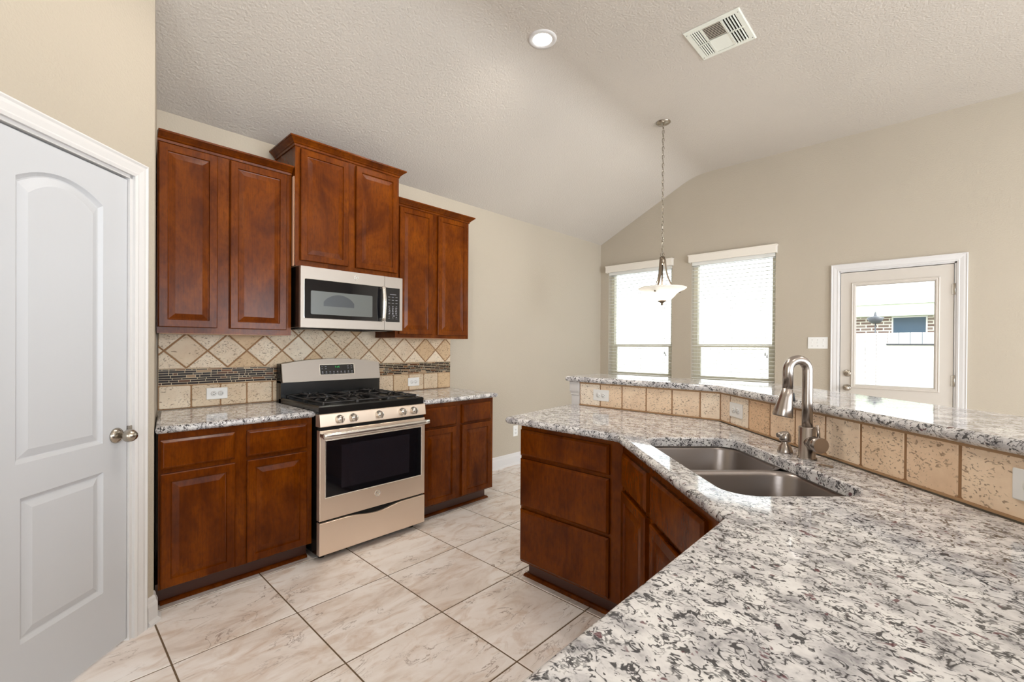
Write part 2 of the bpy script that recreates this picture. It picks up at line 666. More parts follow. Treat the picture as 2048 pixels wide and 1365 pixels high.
CROWN = [(0, -.052), (.006, -.052), (.008, -.040), (.014, -.036), (.018, -.030), (.034, -.016), (.040, -.010), (.044, -.010), (.044, 0), (0, 0)]
BASEP = [(0, 0), (.030, 0), (.028, .010), (.018, .020), (.016, .022), (.016, .085), (.013, .095), (.010, .100), (.008, .115), (.003, .125), (0, .125)]
CASING = [(0, 0), (0, .012), (.012, .016), (.018, .014), (.040, .018), (.052, .018), (.060, .022), (.066, .020), (.066, 0)]
SHOE = [(0, 0), (.018, 0), (.016, .010), (.010, .016), (0, .018)]


def zc_at(y):
    return min(ZR, ZP - y * (ZR - ZP) / (-YB)) - (.022 if abs(y - YB) < .02 else 0)


def wall_grid(bm, xs_extra, w0, w1, top, openings, thick=0.14):
    xs = sorted({w0, w1, *xs_extra, *[o[0] for o in openings], *[o[1] for o in openings]})
    for a, b in zip(xs, xs[1:]):
        cuts = [(0.0, None)]
        ops = sorted([(o[2], o[3]) for o in openings if o[0] <= a + 1e-6 and o[1] >= b - 1e-6])
        z = 0.0
        spans = []
        for z0, z1 in ops:
            if z0 > z:
                spans.append((z, z, z0, z0))
            z = z1
        spans.append((z, z, top(a), top(b)))
        for za, zb, zta, ztb in spans:
            loft(bm, [[(a, 0, za), (b, 0, zb), (b, 0, ztb), (a, 0, zta)], [(a, thick, za), (b, thick, zb), (b, thick, ztb), (a, thick, zta)]],
                 True, True, True)


# ------------------------------------------------------------------ room shell
# floor: grid of square tiles laid parallel to the range wall
TS, OX, OY = 0.4963, -0.7767, -1.1214
bm = new()
box(bm, XL - .1, XW, YF, 0.1, -0.08, -0.0025, 1)
i0 = math.floor((XL - OX) / TS)
i1 = math.ceil((XW - OX) / TS)
j0 = math.floor((YF - OY) / TS)
j1 = math.ceil((0 - OY) / TS)
G = 0.0035
for i in range(i0, i1):
    for j in range(j0, j1):
        x0, x1 = max(OX + i * TS + G, XL), min(OX + (i + 1) * TS - G, XW)
        y0, y1 = max(OY + j * TS + G, YF), min(OY + (j + 1) * TS - G, 0.05)
        if x1 - x0 < .01 or y1 - y0 < .01:
            continue
        b = .002
        loft(bm, [[(x0, y0, -.0045), (x1, y0, -.0045), (x1, y1, -.0045), (x0, y1, -.0045)],
                  [(x0, y0, -.0018), (x1, y0, -.0018), (x1, y1, -.0018), (x0, y1, -.0018)],
                  [(x0 + b, y0 + b, 0), (x1 - b, y0 + b, 0), (x1 - b, y1 - b, 0), (x0 + b, y1 - b, 0)]], True, False, True)
struct('floor', bm, ['floor', 'fgrout'], label='beige stone look square floor tiles with brown grout')

bm = new()
CT = .10


def soft_z(y, r=.16):
    """ceiling height with the crease eased over +-r"""
    k = (ZR - ZP) / (-YB)
    d = YB - y
    if d <= -r:
        return ZP - y * k
    if d >= r:
        return ZR
    u = (r - d) / (2 * r)
    return ZR - k * r * u * u


ysec = [.14, YB + .16] + [YB + .16 - .02 * i for i in range(1, 16)] + [YB - .16, YF]
lower = [(y, soft_z(y)) for y in ysec]
loft(bm, [[(x, y, z) for y, z in lower] + [(x, y, z + CT) for y, z in lower[::-1]] for x in (XL, XW + .14)], True, True, True)
struct('ceiling', bm, 'ceiling', label='textured beige vaulted ceiling sloping down to range wall')

bm = new()
box(bm, -1.2, XW + .14, 0, .14, 0, ZP + .02)
struct('wall_back', bm, 'wall', label='beige range wall')

WIN = [(.125, 1.01, .885, 2.33), (1.245, 2.125, .885, 2.33)]
DOOR = (2.66, 3.48, 0.0, 2.05)
bm = new()
wall_grid(bm, [-YB], 0.0, -YF, lambda x: zc_at(-x) + .02, WIN + [DOOR])
struct('wall_right', bm, 'wall', (XW, 0, 0), -90, 'tan gabled wall with two windows and glazed back door')

# diagonal pantry wall with the door opening; origin at its outer corner
P0 = (-.778, -.707)
bm = new()
PD0, PD1, PDT = -.745, -.122, 2.045


def ptop(x):
    return zc_at(P0[1] + x / R2) + .01


xsb = (YB - P0[1]) * R2
wall_grid(bm, [xsb], -1.75, 0.0, ptop, [(PD0, PD1, 0, PDT)], .10)
struct('wall_left', bm, 'wall', (P0[0], P0[1], 0), 45, 'pale diagonal pantry wall with white door')
# short return from the pantry corner to the range wall
bm = new()
ra, rb = Vector(P0), Vector((-.668, 0.0))
loft(bm, [[(ra.x, ra.y, 0), (rb.x, rb.y, 0), (rb.x - .1, rb.y, 0), (ra.x - .08, ra.y + .06, 0)],
          [(ra.x, ra.y, zc_at(ra.y)), (rb.x, rb.y, zc_at(0)), (rb.x - .1, rb.y, zc_at(0)), (ra.x - .08, ra.y + .06, zc_at(ra.y))]], True, True, True)
struct('wall_return', bm, 'wall')
# rest of the shell behind the camera
pe = (P0[0] - 1.75 / R2, P0[1] - 1.75 / R2)
bm = new()
box(bm, XL, pe[0] + .0, pe[1], pe[1] + .12, 0, ZR)
struct('wall_side', bm, 'wall')
bm = new()
wall_grid(bm, [], 0.0, 6.1, lambda x: ZR, [(2.0, 4.2, .6, 2.4)])
struct('wall_far_left', bm, 'wall', (XL, -8.0, 0), 90)
bm = new()
wall_grid(bm, [], -(XW + .1), -XL, lambda x: ZR, [(-b, -a, .45, 2.45) for a, b in REAR_WIN])
struct('wall_front', bm, 'wall', (0, YF, 0), 180)

# baseboards
bm = new()
sweep(bm, [(1.56, 0), (XW, 0)], BASEP, 0.0)
struct('baseboard_back', bm, 'trim')
bm = new()
sweep(bm, [(XW, -.02), (XW, -2.605)], BASEP, 0.0)
sweep(bm, [(XW, -3.545), (XW, YF)], BASEP, 0.0)
struct('baseboard_right', bm, 'trim')
bm = new()
e = Vector((1, 1)) / R2
pA = Vector(P0) - e * .052
rd = (rb - ra).normalized()
pC = Vector(P0) + rd * .045
sweep(bm, [tuple(pA), P0, tuple(pC)], BASEP, 0.0)
struct('baseboard_left', bm, 'trim')


def casing(name, x0, x1, zt, loc, rz, w=.066, label=None):
    """door casing around an opening x0..x1 up to zt, in front of y=0"""
    bm = new()
    pts = [(x0, 0.0, -1, 0), (x0, zt, -1, 1), (x1, zt, 1, 1), (x1, 0.0, 1, 0)]
    rings = []
    for x, z, sx, sz in pts:
        rings.append([(x + sx * o, -h, z + sz * o) for o, h in CASING])
    loft(bm, rings, True, True, True)
    return struct(name, bm, 'trim', loc, rz, label)


casing('trim_1', PD0 + .008, PD1 - .004, PDT - .004, (P0[0], P0[1], 0), 45, label='white moulded casing around pantry door')
casing('trim_2', DOOR[0] + .012, DOOR[1] - .004, DOOR[3] - .006, (XW, 0, 0), -90, label='white moulded casing around back door')


def jamb(name, x0, x1, zt, loc, rz, d=.12):
    bm = new()
    for a, b, z0, z1 in ((x0, x0 + .018, 0, zt), (x1 - .018, x1, 0, zt), (x0, x1, zt - .018, zt)):
        box(bm, a, b, 0.0, d, z0, z1)
    # stop
    for a, b, z0, z1 in ((x0 + .018, x0 + .03, 0, zt - .018), (x1 - .03, x1 - .018, 0, zt - .018), (x0 + .018, x1 - .018, zt - .03, zt - .018)):
        box(bm, a, b, .052, .09, z0, z1)
    return struct(name, bm, 'trim', loc, rz)


jamb('trim_3', PD0, PD1, PDT, (P0[0], P0[1], 0), 45, .10)
jamb('trim_4', DOOR[0], DOOR[1], DOOR[3], (XW, 0, 0), -90, .14)

# ------------------------------------------------------------------ pantry door (two panels, arched top)
pd = thing('door_1', 'white two panel pantry door with arched top panel', None, (P0[0], P0[1], 0), 45, kind='structure')
bm = new()
dx0, dx1, dz0, dz1 = PD0 + .021, PD1 - .021, .012, PDT - .026


def arch_loop(x0, x1, z0, z1, rise, ins, nseg=14):
    x0, x1, z0 = x0 + ins, x1 - ins, z0 + ins
    pts = [(x0, z0), (x1, z0)]
    for k in range(nseg + 1):
        t = k / nseg
        x = x1 + (x0 - x1) * t
        pts.append((x, z1 - ins + rise * (1 - (2 * t - 1) ** 2)))
    return pts


PPROF = [(0, 0), (.006, .006), (.012, .011), (.016, .012), (.044, .003), (.048, .003)]
yf = .010
outer = [(dx0, dz0), (dx1, dz0), (dx1, dz1), (dx0, dz1)]
loops = []
ov = [bm.verts.new((x, yf, z)) for x, z in outer]
edges = [bm.edges.new((ov[i], ov[(i + 1) % 4])) for i in range(4)]
for (x0, x1, z0, z1, rise) in ((-.598, -.262, .892, 1.868, .055), (-.582, -.258, .274, .774, 0.0)):
    rings = []
    for ins, dy in PPROF:
        lp = arch_loop(x0, x1, z0, z1, rise, ins, 14 if rise else 1)
        rings.append([(x, yf + dy, z) for x, z in lp])
    vr = loft(bm, rings, True, False, True, 0, False)
    fr = vr[0]
    edges += [bm.edges.get((fr[i], fr[(i + 1) % len(fr)])) for i in range(len(fr))]
bmesh.ops.triangle_fill(bm, edges=edges, use_beauty=True)
bk = [bm.verts.new((x, yf + .035, z)) for x, z in outer]
for i in range(4):
    j = (i + 1) % 4
    bm.faces.new((ov[i], ov[j], bk[j], bk[i]))
bm.faces.new(bk)
link('door_slab', bm, 'door_paint', pd)
bm = new()
lathe(bm, [(.0, yf), (.033, yf), (.033, yf - .004), (.028, yf - .010), (.016, yf - .016)], (-.197, 0, .912), 'y')
lathe(bm, [(.011, yf - .012), (.011, yf - .034), (.018, yf - .038), (.026, yf - .047), (.0275, yf - .056), (.025, yf - .068), (.016, yf - .080), (.0, yf - .084)],
      (-.197, 0, .912), 'y')
link('door_knob', bm, 'nickel', pd)
bm = new()
bbox(bm, PD1 - .019, PD1 - .004, -.002, .03, .885, .945, .002, 1)
link('strike_plate', bm, 'nickel', pd)

# ------------------------------------------------------------------ back door with glass
bd = thing('door_2', 'off white back door with large glass pane', None, (XW, 0, 0), -90, kind='structure')
bx0, bx1, bz0, bz1 = 2.682, 3.458, .012, 2.026
gx0, gx1, gz0, gz1 = 2.797, 3.343, .955, 1.895
bm = new()
for a, b, z0, z1 in ((bx0, gx0, bz0, bz1), (gx1, bx1, bz0, bz1), (gx0, gx1, bz0, gz0), (gx0, gx1, gz1, bz1)):
    box(bm, a, b, .006, .050, z0, z1)
link('door_slab', bm, 'outer_door', bd)
bm = new()
rg = [[(x, y, z) for x, z in rect(gx0, gx1, gz0, gz1, i)] for i, y in ((-.032, .006), (-.032, -.002), (-.026, -.006), (-.018, -.002), (-.010, -.004), (-.004, -.002), (.004, .012), (.004, .026))]
loft(bm, rg, True)
link('glass_frame', bm, 'outer_door', bd)
bm = new()
box(bm, gx0, gx1, .024, .030, gz0, gz1)
link('glass_pane', bm, 'glass', bd)
bm = new()
lathe(bm, [(0, .006), (.032, .006), (.031, -.002), (.026, -.006), (.0, -.006)], (2.737, 0, 1.062), 'y')
bbox(bm, 2.737 - .018, 2.737 + .018, -.022, -.004, 1.062 - .006, 1.062 + .006, .003, 2)
link('deadbolt', bm, 'nickel', bd)
bm = new()
lathe(bm, [(0, .006), (.032, .006), (.031, -.002), (.022, -.008), (.011, -.012), (.011, -.03), (.02, -.036), (.027, -.048), (.024, -.062), (.01, -.068), (0, -.068)], (2.737, 0, .923), 'y')
link('door_knob', bm, 'nickel', bd)
for z in (.25, 1.03, 1.81):
    bm = new()
    lathe(bm, [(0, z - .048), (.004, z - .048), (.0065, z - .046), (.0065, z + .046), (.004, z + .048), (0, z + .048)], (bx1 + .006, -.004, 0), 'z', 10)
    box(bm, bx1 - .012, bx1 + .020, .002, .0055, z - .045, z + .045)
    link('hinge', bm, 'nickel', bd)

# ------------------------------------------------------------------ windows and blinds
for k, (x0, x1, z0, z1) in enumerate(WIN):
    w = thing('window_%d' % (k + 1), ('almond vinyl window nearer the corner' if k == 0 else 'almond vinyl window nearer the back door'),
              None, (XW, 0, 0), -90, kind='structure')
    bm = new()
    fw = .045
    for a, b, c, d in ((x0, x0 + fw, z0, z1), (x1 - fw, x1, z0, z1), (x0 + fw, x1 - fw, z0, z0 + fw), (x0 + fw, x1 - fw, z1 - fw, z1)):
        box(bm, a, b, .075, .138, c, d)
    link('window_frame', bm, 'vinyl', w)
    bm = new()
    box(bm, x0 + fw, x1 - fw, .080, .118, 1.302, 1.338)
    link('meeting_rail', bm, 'vinyl', w)
    bm = new()
    s = .034
    for a, b, c, d in ((x0 + fw, x0 + fw + s, z0 + fw, 1.302), (x1 - fw - s, x1 - fw, z0 + fw, 1.302), (x0 + fw + s, x1 - fw - s, z0 + fw, z0 + fw + s)):
        box(bm, a, b, .084, .112, c, d)
    link('lower_sash', bm, 'vinyl', w)
    bm = new()
    box(bm, x0 + fw, x1 - fw, .122, .126, 1.338, z1 - fw)
    box(bm, x0 + fw + s, x1 - fw - s, .096, .100, z0 + fw + s, 1.302)
    link('glass_pane', bm, 'glass', w)

    b = thing('window_blind', ('white slatted blind on the window beside the room corner' if k == 0 else 'white slatted blind on the window beside the light switch'),
              'blind', (XW, -(x0 + x1) / 2, z0), -90, 'window blinds over the dining area')
    hw = (x1 - x0) / 2
    bm = new()
    v0, v1 = 2.298 - z0, 2.388 - z0
    bbox(bm, -hw - .018, hw + .018, -.058, -.044, v0, v1, .004, 2)
    bbox(bm, -hw - .018, -hw - .006, -.05, -.001, v0, v1, .003, 1)
    bbox(bm, hw + .006, hw + .018, -.05, -.001, v0, v1, .003, 1)
    sweep(bm, [(-hw - .018, -.001), (-hw - .018, -.058), (hw + .018, -.058), (hw + .018, -.001)], [(0, 0), (.004, 0), (.007, .006), (.004, .012), (0, .012)], v1 - .012)
    link('valance', bm, 'valance', b)
    bm = new()
    box(bm, -hw + .004, hw - .004, .004, .058, 2.268 - z0, 2.325 - z0)
    link('headrail', bm, 'slat', b)
    bm = new()
    z = .055
    while z < 2.26 - z0:
        loft(bm, [[(x, .006, z), (x, .031, z + .003), (x, .056, z), (x, .056, z - .0025), (x, .031, z + .0005), (x, .006, z - .0025)] for x in (-hw + .006, hw - .006)], True, True, True)
        z += .0425
    link('slats', bm, 'slat', b)
    bm = new()
    bbox(bm, -hw + .006, hw - .006, .006, .056, .004, .022, .004, 2)
    link('bottom_rail', bm, 'slat', b)
    bm = new()
    for x in (-hw + .14, 0.0, hw - .14):
        for y in (.006, .056):
            tube(bm, [(x, y, .02), (x, y, 2.27 - z0)], .0012, 6)
    link('ladder_cord', bm, 'cord', b)
    bm = new()
    for dx, zz in ((0, .33), (.018, .31)):
        tube(bm, [(hw - .09 + dx, -.004, zz + .03), (hw - .09 + dx, -.004, 2.29 - z0)], .0011, 6)
    pc = link('pull_cord', bm, 'cord', b)
    bm = new()
    for dx, zz in ((0, .33), (.018, .31)):
        lathe(bm, [(0, zz + .034), (.003, zz + .034), (.007, zz + .004), (.006, zz), (0, zz)], (hw - .09 + dx, -.004, 0), 'z', 10)
    link('tassel', bm, 'tassel', pc)


# ------------------------------------------------------------------ cabinets
def crown(parent, path, zt):
    bm = new()
    sweep(bm, path, CROWN, zt)
    return link('crown_molding', bm, 'wood', parent)


def upper_cab(label, x0, x1, z0, z1, depth, doors, path, crown_top, poly=None):
    t = thing('upper_cabinet', label, 'cabinet', ((x0 + x1) / 2, -depth, z0), 0, 'upper cabinets on the range wall')
    ox = (x0 + x1) / 2
    bm = new()
    pl = poly or [(x0, -depth), (x1, -depth), (x1, -.016), (x0, -.016)]
    prism(bm, [(x - ox, y + depth) for x, y in pl], 0.002, z1 - z0)
    link('carcass', bm, 'wood', t)
    bm = new()
    prism(bm, [(x - ox, y + depth) for x, y in offset_poly(pl, .012)], 0, .002)
    link('underside', bm, 'rawwood', t)
    for a, b, c, d in doors:
        raised_door(t, a - ox, b - ox, c - z0, d - z0)
    crown(t, [(x - ox, y + depth) for x, y in path], crown_top - z0)
    return t


yL = -.31
upper_cab('two door upper cabinet beside the pantry wall', -.711, -.012, 1.362, 2.445, .31,
          [(-.707, -.431, 1.397, 2.398), (-.366, -.046, 1.397, 2.398)], [(-.711, -.31), (-.012, -.31)], 2.457,
          [(-.711, -.31), (-.012, -.31), (-.012, -.016), (-.662, -.016)])
mc = upper_cab('raised middle upper cabinet above the microwave', -.008, .764, 1.815, 2.628, .36,
               [(.022, .350, 1.853, 2.578), (.407, .744, 1.853, 2.578)], [(-.008, -.016), (-.008, -.36), (.764, -.36), (.764, -.016)], 2.642)
bm = new()
box(bm, -.3905, -.3862, .012, .040, .0, .58)
link('side_strip', bm, 'rawwood', mc)
upper_cab('two door upper cabinet at the right end of the row', .768, 1.522, 1.362, 2.445, .31,
          [(.798, 1.116, 1.392, 2.392), (1.172, 1.494, 1.392, 2.392)], [(.768, -.31), (1.522, -.31), (1.522, -.016)], 2.452)


def base_cab(label, x0, x1, loc, rz, depth, doors, drawers, group=None, toe=.075, poly=None, shoe_path=None, hollow=False, ztop=.868, falsef=False):
    t = thing('base_cabinet', label, 'cabinet', loc, rz, group)
    bm = new()
    if hollow:
        box(bm, x0, x1, 0, .02, .105, ztop)
        box(bm, x0, x1, .02, depth, .105, .12)
    else:
        prism(bm, poly or [(x0, 0), (x1, 0), (x1, depth), (x0, depth)], .105, ztop)
    link('carcass', bm, 'wood', t)
    bm = new()
    if poly:
        pp = [(x, max(y, toe)) for x, y in poly]
        prism(bm, pp, 0.001, .105)
    else:
        box(bm, x0 + .01, x1 - (.02 if x1 > 1 else .01), toe, depth, 0.001, .105)
    link('toe_kick', bm, 'frame_wood', t)
    bm = new()
    sweep(bm, shoe_path or [(x0 + .01, toe), (x1 - .01, toe)], SHOE, 0.001)
    link('shoe_molding', bm, 'wood', t)
    for d in doors:
        raised_door(t, *d)
    for d in drawers:
        slab_front(t, *d, name='false_front' if falsef else 'drawer_front')
    return t


BG = 'base cabinets along the range wall'
base_cab('base cabinet between the pantry wall and range', -.752, -.012, (0, -.64, 0), 0, .637,
         [(-.745, -.424, .112, .670), (-.366, -.046, .112, .670)], [(-.745, -.426, .692, .834), (-.367, -.046, .690, .834)], BG,
         poly=[(-.752, 0), (-.012, 0), (-.012, .620), (-.658, .620)], shoe_path=[(-.735, .075), (-.012, .075)])
base_cab('base cabinet at the open right end of range wall', .772, 1.515, (0, -.64, 0), 0, .622,
         [(.790, 1.104, .116, .676), (1.167, 1.484, .116, .676)], [(.790, 1.106, .690, .838), (1.167, 1.484, .690, .838)], BG,
         shoe_path=[(.785, .075), (1.505, .075), (1.505, .63)])

PG = 'base cabinets under the peninsula counter'
# drawer bank faces the range side (local x runs toward the camera)
base_cab('three drawer base cabinet at the far end of peninsula', 0, .628, (.71, -1.69, 0), -90, .66,
         [], [(.005, .562, .700, .842), (.005, .562, .420, .682), (.005, .562, .118, .402)], PG,
         shoe_path=[(.0, .60), (.0, .06), (.62, .06)], toe=.06)
# diagonal sink base
SBL = (.71, -2.32)
base_cab('diagonal sink base cabinet with two false fronts', .0, 1.005, (SBL[0], SBL[1], 0), -135, .56,
         [(.030, .354, .112, .650), (.408, .832, .112, .650)], [(.030, .352, .670, .822), (.406, .832, .668, .824)], PG, hollow=True, toe=.06, falsef=True)
# third leg, facing the range
base_cab('base cabinet on the leg of peninsula nearest camera', -.88, -.03, (0, -3.035, 0), 180, .60,
         [], [], PG) if False else None
t3 = base_cab('base cabinet under the counter leg nearest the viewer', .03, .87, (0, -3.035, 0), 180, .60,
              [(.06, .43, .112, .670), (.47, .84, .112, .670)], [(.06, .43, .692, .834), (.47, .84, .692, .834)], PG)

# ------------------------------------------------------------------ counters
ZT0, ZT1 = .868, .905
c = thing('granite_countertop', 'granite countertop between the pantry wall and range', 'countertop', (-.38, -.3, ZT0), 0, 'granite countertops')
bm = new()
stone_slab(bm, [(-.768, -.672), (-.004, -.672), (-.004, -.016), (-.662, -.016)], ZT0, ZT1)
o = link('slab', bm, 'granite', c)
o.location = (.38, .3, -ZT0)
c = thing('granite_countertop', 'granite countertop to the right of the range', 'countertop', (1.15, -.3, ZT0), 0, 'granite countertops')
bm = new()
stone_slab(bm, round_poly([(.765, -.672), (1.556, -.672), (1.556, -.016), (.765, -.016)], [0, .02, 0, 0]), ZT0, ZT1)
o = link('slab', bm, 'granite', c)
o.location = (-1.15, .3, -ZT0)

SKC = (.546, -2.834)     # sink centre
e1 = Vector((-1, -1)) / R2
e2 = Vector((1, -1)) / R2
HW, HD = .3825, .198


def sk(a, b):
    q = Vector(SKC) + e1 * a + e2 * b
    return (q.x, q.y)


hole = round_poly([sk(-HW, -HD), sk(HW, -HD), sk(HW, HD), sk(-HW, HD)], .085, 8)
# orientation must be CW for a hole when offset with +d ; make CCW so +d shrinks into the hole
area = sum(hole[i - 1][0] * hole[i][1] - hole[i][0] * hole[i - 1][1] for i in range(len(hole)))
if area < 0:
    hole = hole[::-1]
PEN = [(.660, -1.600), (.660, -2.310), (-.025, -2.995), (-.90, -2.995), (-.90, -3.66), (.255, -3.66), (1.40, -2.515), (1.40, -1.520)]
c = thing('granite_countertop', 'long granite peninsula countertop holding the double sink', 'countertop', (0, 0, ZT0), 0, 'granite countertops')
bm = new()
stone_slab(bm, round_poly(PEN, [.03, .05, 0, .02, 0, 0, 0, .0]), ZT0, ZT1, hole)
o = link('slab', bm, 'granite', c)
o.location = (0, 0, -ZT0)

# raised bar
BZ0, BZ1 = 1.062, 1.098
bar = thing('bar_top', 'raised granite bar top above the travertine ledge', 'countertop', (1.5, -2, BZ0))
bm = new()
BAR = [(1.368, -1.485), (1.368, -2.502), (.245, -3.625), (-.9, -3.625), (-.9, -4.05), (.45, -4.05), (1.80, -2.70), (1.80, -1.485)]
stone_slab(bm, round_poly(BAR, [.035, .03, 0, 0, 0, 0, .03, .06]), BZ0, BZ1)
o = link('slab', bm, 'granite', bar)
o.location = (-1.5, 2, -BZ0)

# pony wall behind the peninsula
bm = new()
prism(bm, [(1.412, -1.602), (1.412, -2.520), (.260, -3.672), (-.9, -3.672), (-.9, -3.80), (.207, -3.80), (1.54, -2.467), (1.54, -1.602)], 0, 1.061)
struct('wall_peninsula', bm, 'wall')
bm = new()
box(bm, 1.400, 1.552, -1.601, -1.536, .9055 if False else 0.0, 1.0, 0)
bbox(bm, 1.392, 1.560, -1.601, -1.522, .995, 1.0615, .003, 1)
sweep(bm, [(1.40, -1.601), (1.40, -1.536), (1.552, -1.536), (1.552, -1.601)], [(0, -.03), (-.004, -.03), (-.006, -.022), (-.003, -.018), (-.008, -.008), (-.012, 0), (0, 0)], 1.0)
struct('trim_5', bm, 'trim', label='white moulded end cap of the bar wall')


# ------------------------------------------------------------------ tile work
def tile(bm, x0, x1, z0, z1, y=0.0, th=.010, mi=0):
    g = .0035
    x0 += g; x1 -= g; z0 += g; z1 -= g
    c = .006
    def rr(i, yy):
        cc = c
        return [(x0 + i + cc, yy, z0 + i), (x1 - i - cc, yy, z0 + i), (x1 - i, yy, z0 + i + cc), (x1 - i, yy, z1 - i - cc),
                (x1 - i - cc, yy, z1 - i), (x0 + i + cc, yy, z1 - i), (x0 + i, yy, z1 - i - cc), (x0 + i, yy, z0 + i + cc)]
    loft(bm, [rr(0, y + th), rr(0, y + .003), rr(.003, y)], True, False, True, mi)


def clip_poly(poly, x0, x1, z0, z1):
    for ax, lim, s in ((0, x0, 1), (0, x1, -1), (1, z0, 1), (1, z1, -1)):
        out = []
        for i in range(len(poly)):
            p, q = poly[i - 1], poly[i]
            ip, iq = s * (p[ax] - lim) >= -1e-9, s * (q[ax] - lim) >= -1e-9
            if ip != iq:
                t = (lim - p[ax]) / (q[ax] - p[ax])
                out.append((p[0] + (q[0] - p[0]) * t, p[1] + (q[1] - p[1]) * t))
            if iq:
                out.append(q)
        poly = out
        if len(poly) < 3:
            return []
    return poly


bs = thing('tile_backsplash', 'travertine backsplash with diamond tiles and mosaic band behind range', 'backsplash', (.45, -.014, .905))
BX, BZ = .45, .905
xa, xb = -.660, 1.562
bm = new()
box(bm, xa - BX, xb - BX, .004, .0135, .001, 1.43 - BZ)
link('grout_bed', bm, 'grout', bs)
bm = new()
seams = [xa, -.495, -.337, -.183, -.023, .136, .295, .454, .613, .772, .943, 1.099, 1.257, 1.415, xb]
for a, b in zip(seams, seams[1:]):
    if b - a > .03:
        tile(bm, a - BX, b - BX, .002, 1.050 - BZ)
link('square_tile_row', bm, 'trav', bs)
bm = new()
hx, hz, zm = .1118, .107, 1.262
for row in (-1, 0, 1, 2, 3):
    for k in range(-3, 14):
        cx = -.521 + .2245 * k + (hx if row % 2 else 0)
        cz = zm + hz * (row - 0)
        g = .004
        poly = [(cx, cz - hz + g * 1.4), (cx + hx - g * 1.4, cz), (cx, cz + hz - g * 1.4), (cx - hx + g * 1.4, cz)]
        x1lim, z1lim = xb - .001, 1.43
        pl = clip_poly(poly, xa + .001, x1lim, 1.154, z1lim)
        if len(pl) < 3:
            continue
        ar = abs(sum(pl[i - 1][0] * pl[i][1] - pl[i][0] * pl[i - 1][1] for i in range(len(pl)))) / 2
        if ar < 2e-4:
            continue
        pl = [(x - BX, z - BZ) for x, z in pl]
        cxx, czz = sum(p[0] for p in pl) / len(pl), sum(p[1] for p in pl) / len(pl)
        sh = [(cxx + (x - cxx) * .965, czz + (z - czz) * .965) for x, z in pl]
        loft(bm, [[(x, .010, z) for x, z in pl], [(x, .003, z) for x, z in pl], [(x, 0, z) for x, z in sh]], True, False, True)
link('diamond_tiles', bm, 'trav', bs)
bm = new()
box(bm, xa - BX, xb - BX, .0022, .004, 1.052 - BZ, 1.152 - BZ, 1)
rnd = random.Random(3)
z = 1.054
row = 0
while z < 1.148:
    h = rnd.choice([.0120, .0145, .0165, .0145])
    if z + h > 1.150:
        h = 1.150 - z
    x = xa - rnd.random() * .03
    while x < xb:
        w = rnd.choice([.022, .034, .048, .06, .08])
        x0, x1 = max(x, xa), min(x + w, xb)
        if x1 - x0 > .004:
            box(bm, x0 - BX + .0016, x1 - BX - .0016, .0005, .004, z - BZ + .0015, z + h - BZ - .0015, 0)
        x += w
    z += h
link('mosaic_band', bm, ['mosaic', 'mgrout'], bs)

# peninsula ledge tiles, two runs
lb = thing('ledge_backsplash', 'warm-lit travertine tile row under the raised bar top', 'backsplash', (1.40, -2.515, .905))
bm = new()
ya = [-1.602, -1.762, -1.921, -2.084, -2.245, -2.406, -2.515]
bm2 = new()
for a, b in zip(ya, ya[1:]):
    t = new()
    tile(t, 0, a - b, .002, .156)
    for v in t.verts:
        lx, ly, lz = v.co
        v.co = (0 + ly, (a + 2.515) - lx, lz)
    me = bpy.data.meshes.new('tmp')
    t.to_mesh(me)
    t.free()
    bm.from_mesh(me)
    bpy.data.meshes.remove(me)
ss = [0.0, .098, .271, .439, .607, .775, .936, 1.099, 1.256, 1.415, 1.575, 1.62]
for a, b in zip(ss, ss[1:]):
    t = new()
    tile(t, a, b, .002, .156)
    for v in t.verts:
        lx, ly, lz = v.co
        q = e1 * lx + e2 * ly
        v.co = (q.x, q.y, lz)
    me = bpy.data.meshes.new('tmp')
    t.to_mesh(me)
    t.free()
    bm.from_mesh(me)
    bpy.data.meshes.remove(me)
link('square_tiles', bm, 'trav_bar_lit', lb)
bm = new()
prism(bm, [(.003, .913), (.003, .0), (-1.140, -1.143), (-1.134, -1.149), (.0115, -.0035), (.0115, .913)], .001, .1565)
link('grout_bed', bm, 'grout', lb)
bm = new()
prism(bm, [(-.006, .912), (-.006, -.003), (-1.146, -1.143), (-1.140, -1.149), (.002, -.002), (.002, .912)], .0008, .008)
prism(bm, [(-.004, .912), (-.004, -.002), (-1.144, -1.142), (-1.140, -1.147), (.002, -.002), (.002, .912)], .147, .1565)
link('caulk_line', bm, 'caulk', lb)


# ------------------------------------------------------------------ outlets and switches
def outlet(label, loc, rz, horiz=True, blank=False, group='duplex wall outlets'):
    t = thing('wall_outlet', label, 'outlet', loc, rz, group)
    w, h = (.118, .073) if horiz else (.073, .118)
    bm = new()
    bbox(bm, -w / 2, w / 2, -.006, .0, -h / 2, h / 2, .003, 2)
    link('cover_plate', bm, 'plate', t)
    for s in (-1, 1):
        cx, cz = (s * .0195, 0) if horiz else (0, s * .0195)
        bm = new()
        lathe(bm, [(0, -.0055), (.0165, -.0055), (.016, -.0085), (0, -.0085)], (cx, 0, cz), 'y', 20)
        rc = link('receptacle', bm, 'plate', t)
        bm = new()
        for k in (-1, 1):
            a, b = (cx - s * 0, cz + k * .006) if horiz else (cx + k * .006, cz)
            if horiz:
                box(bm, cx - .004, cx + .004, -.0089, -.0084, b - .001, b + .001)
            else:
                box(bm, a - .001, a + .001, -.0089, -.0084, cz - .004, cz + .004)
        a, b = (cx + .0095, cz) if horiz else (cx, cz - .0095)
        lathe(bm, [(0, -.0084), (.0024, -.0084), (.0024, -.0089), (0, -.0089)], (a, 0, b), 'y', 10)
        link('slots', bm, 'slot', rc)
    return t


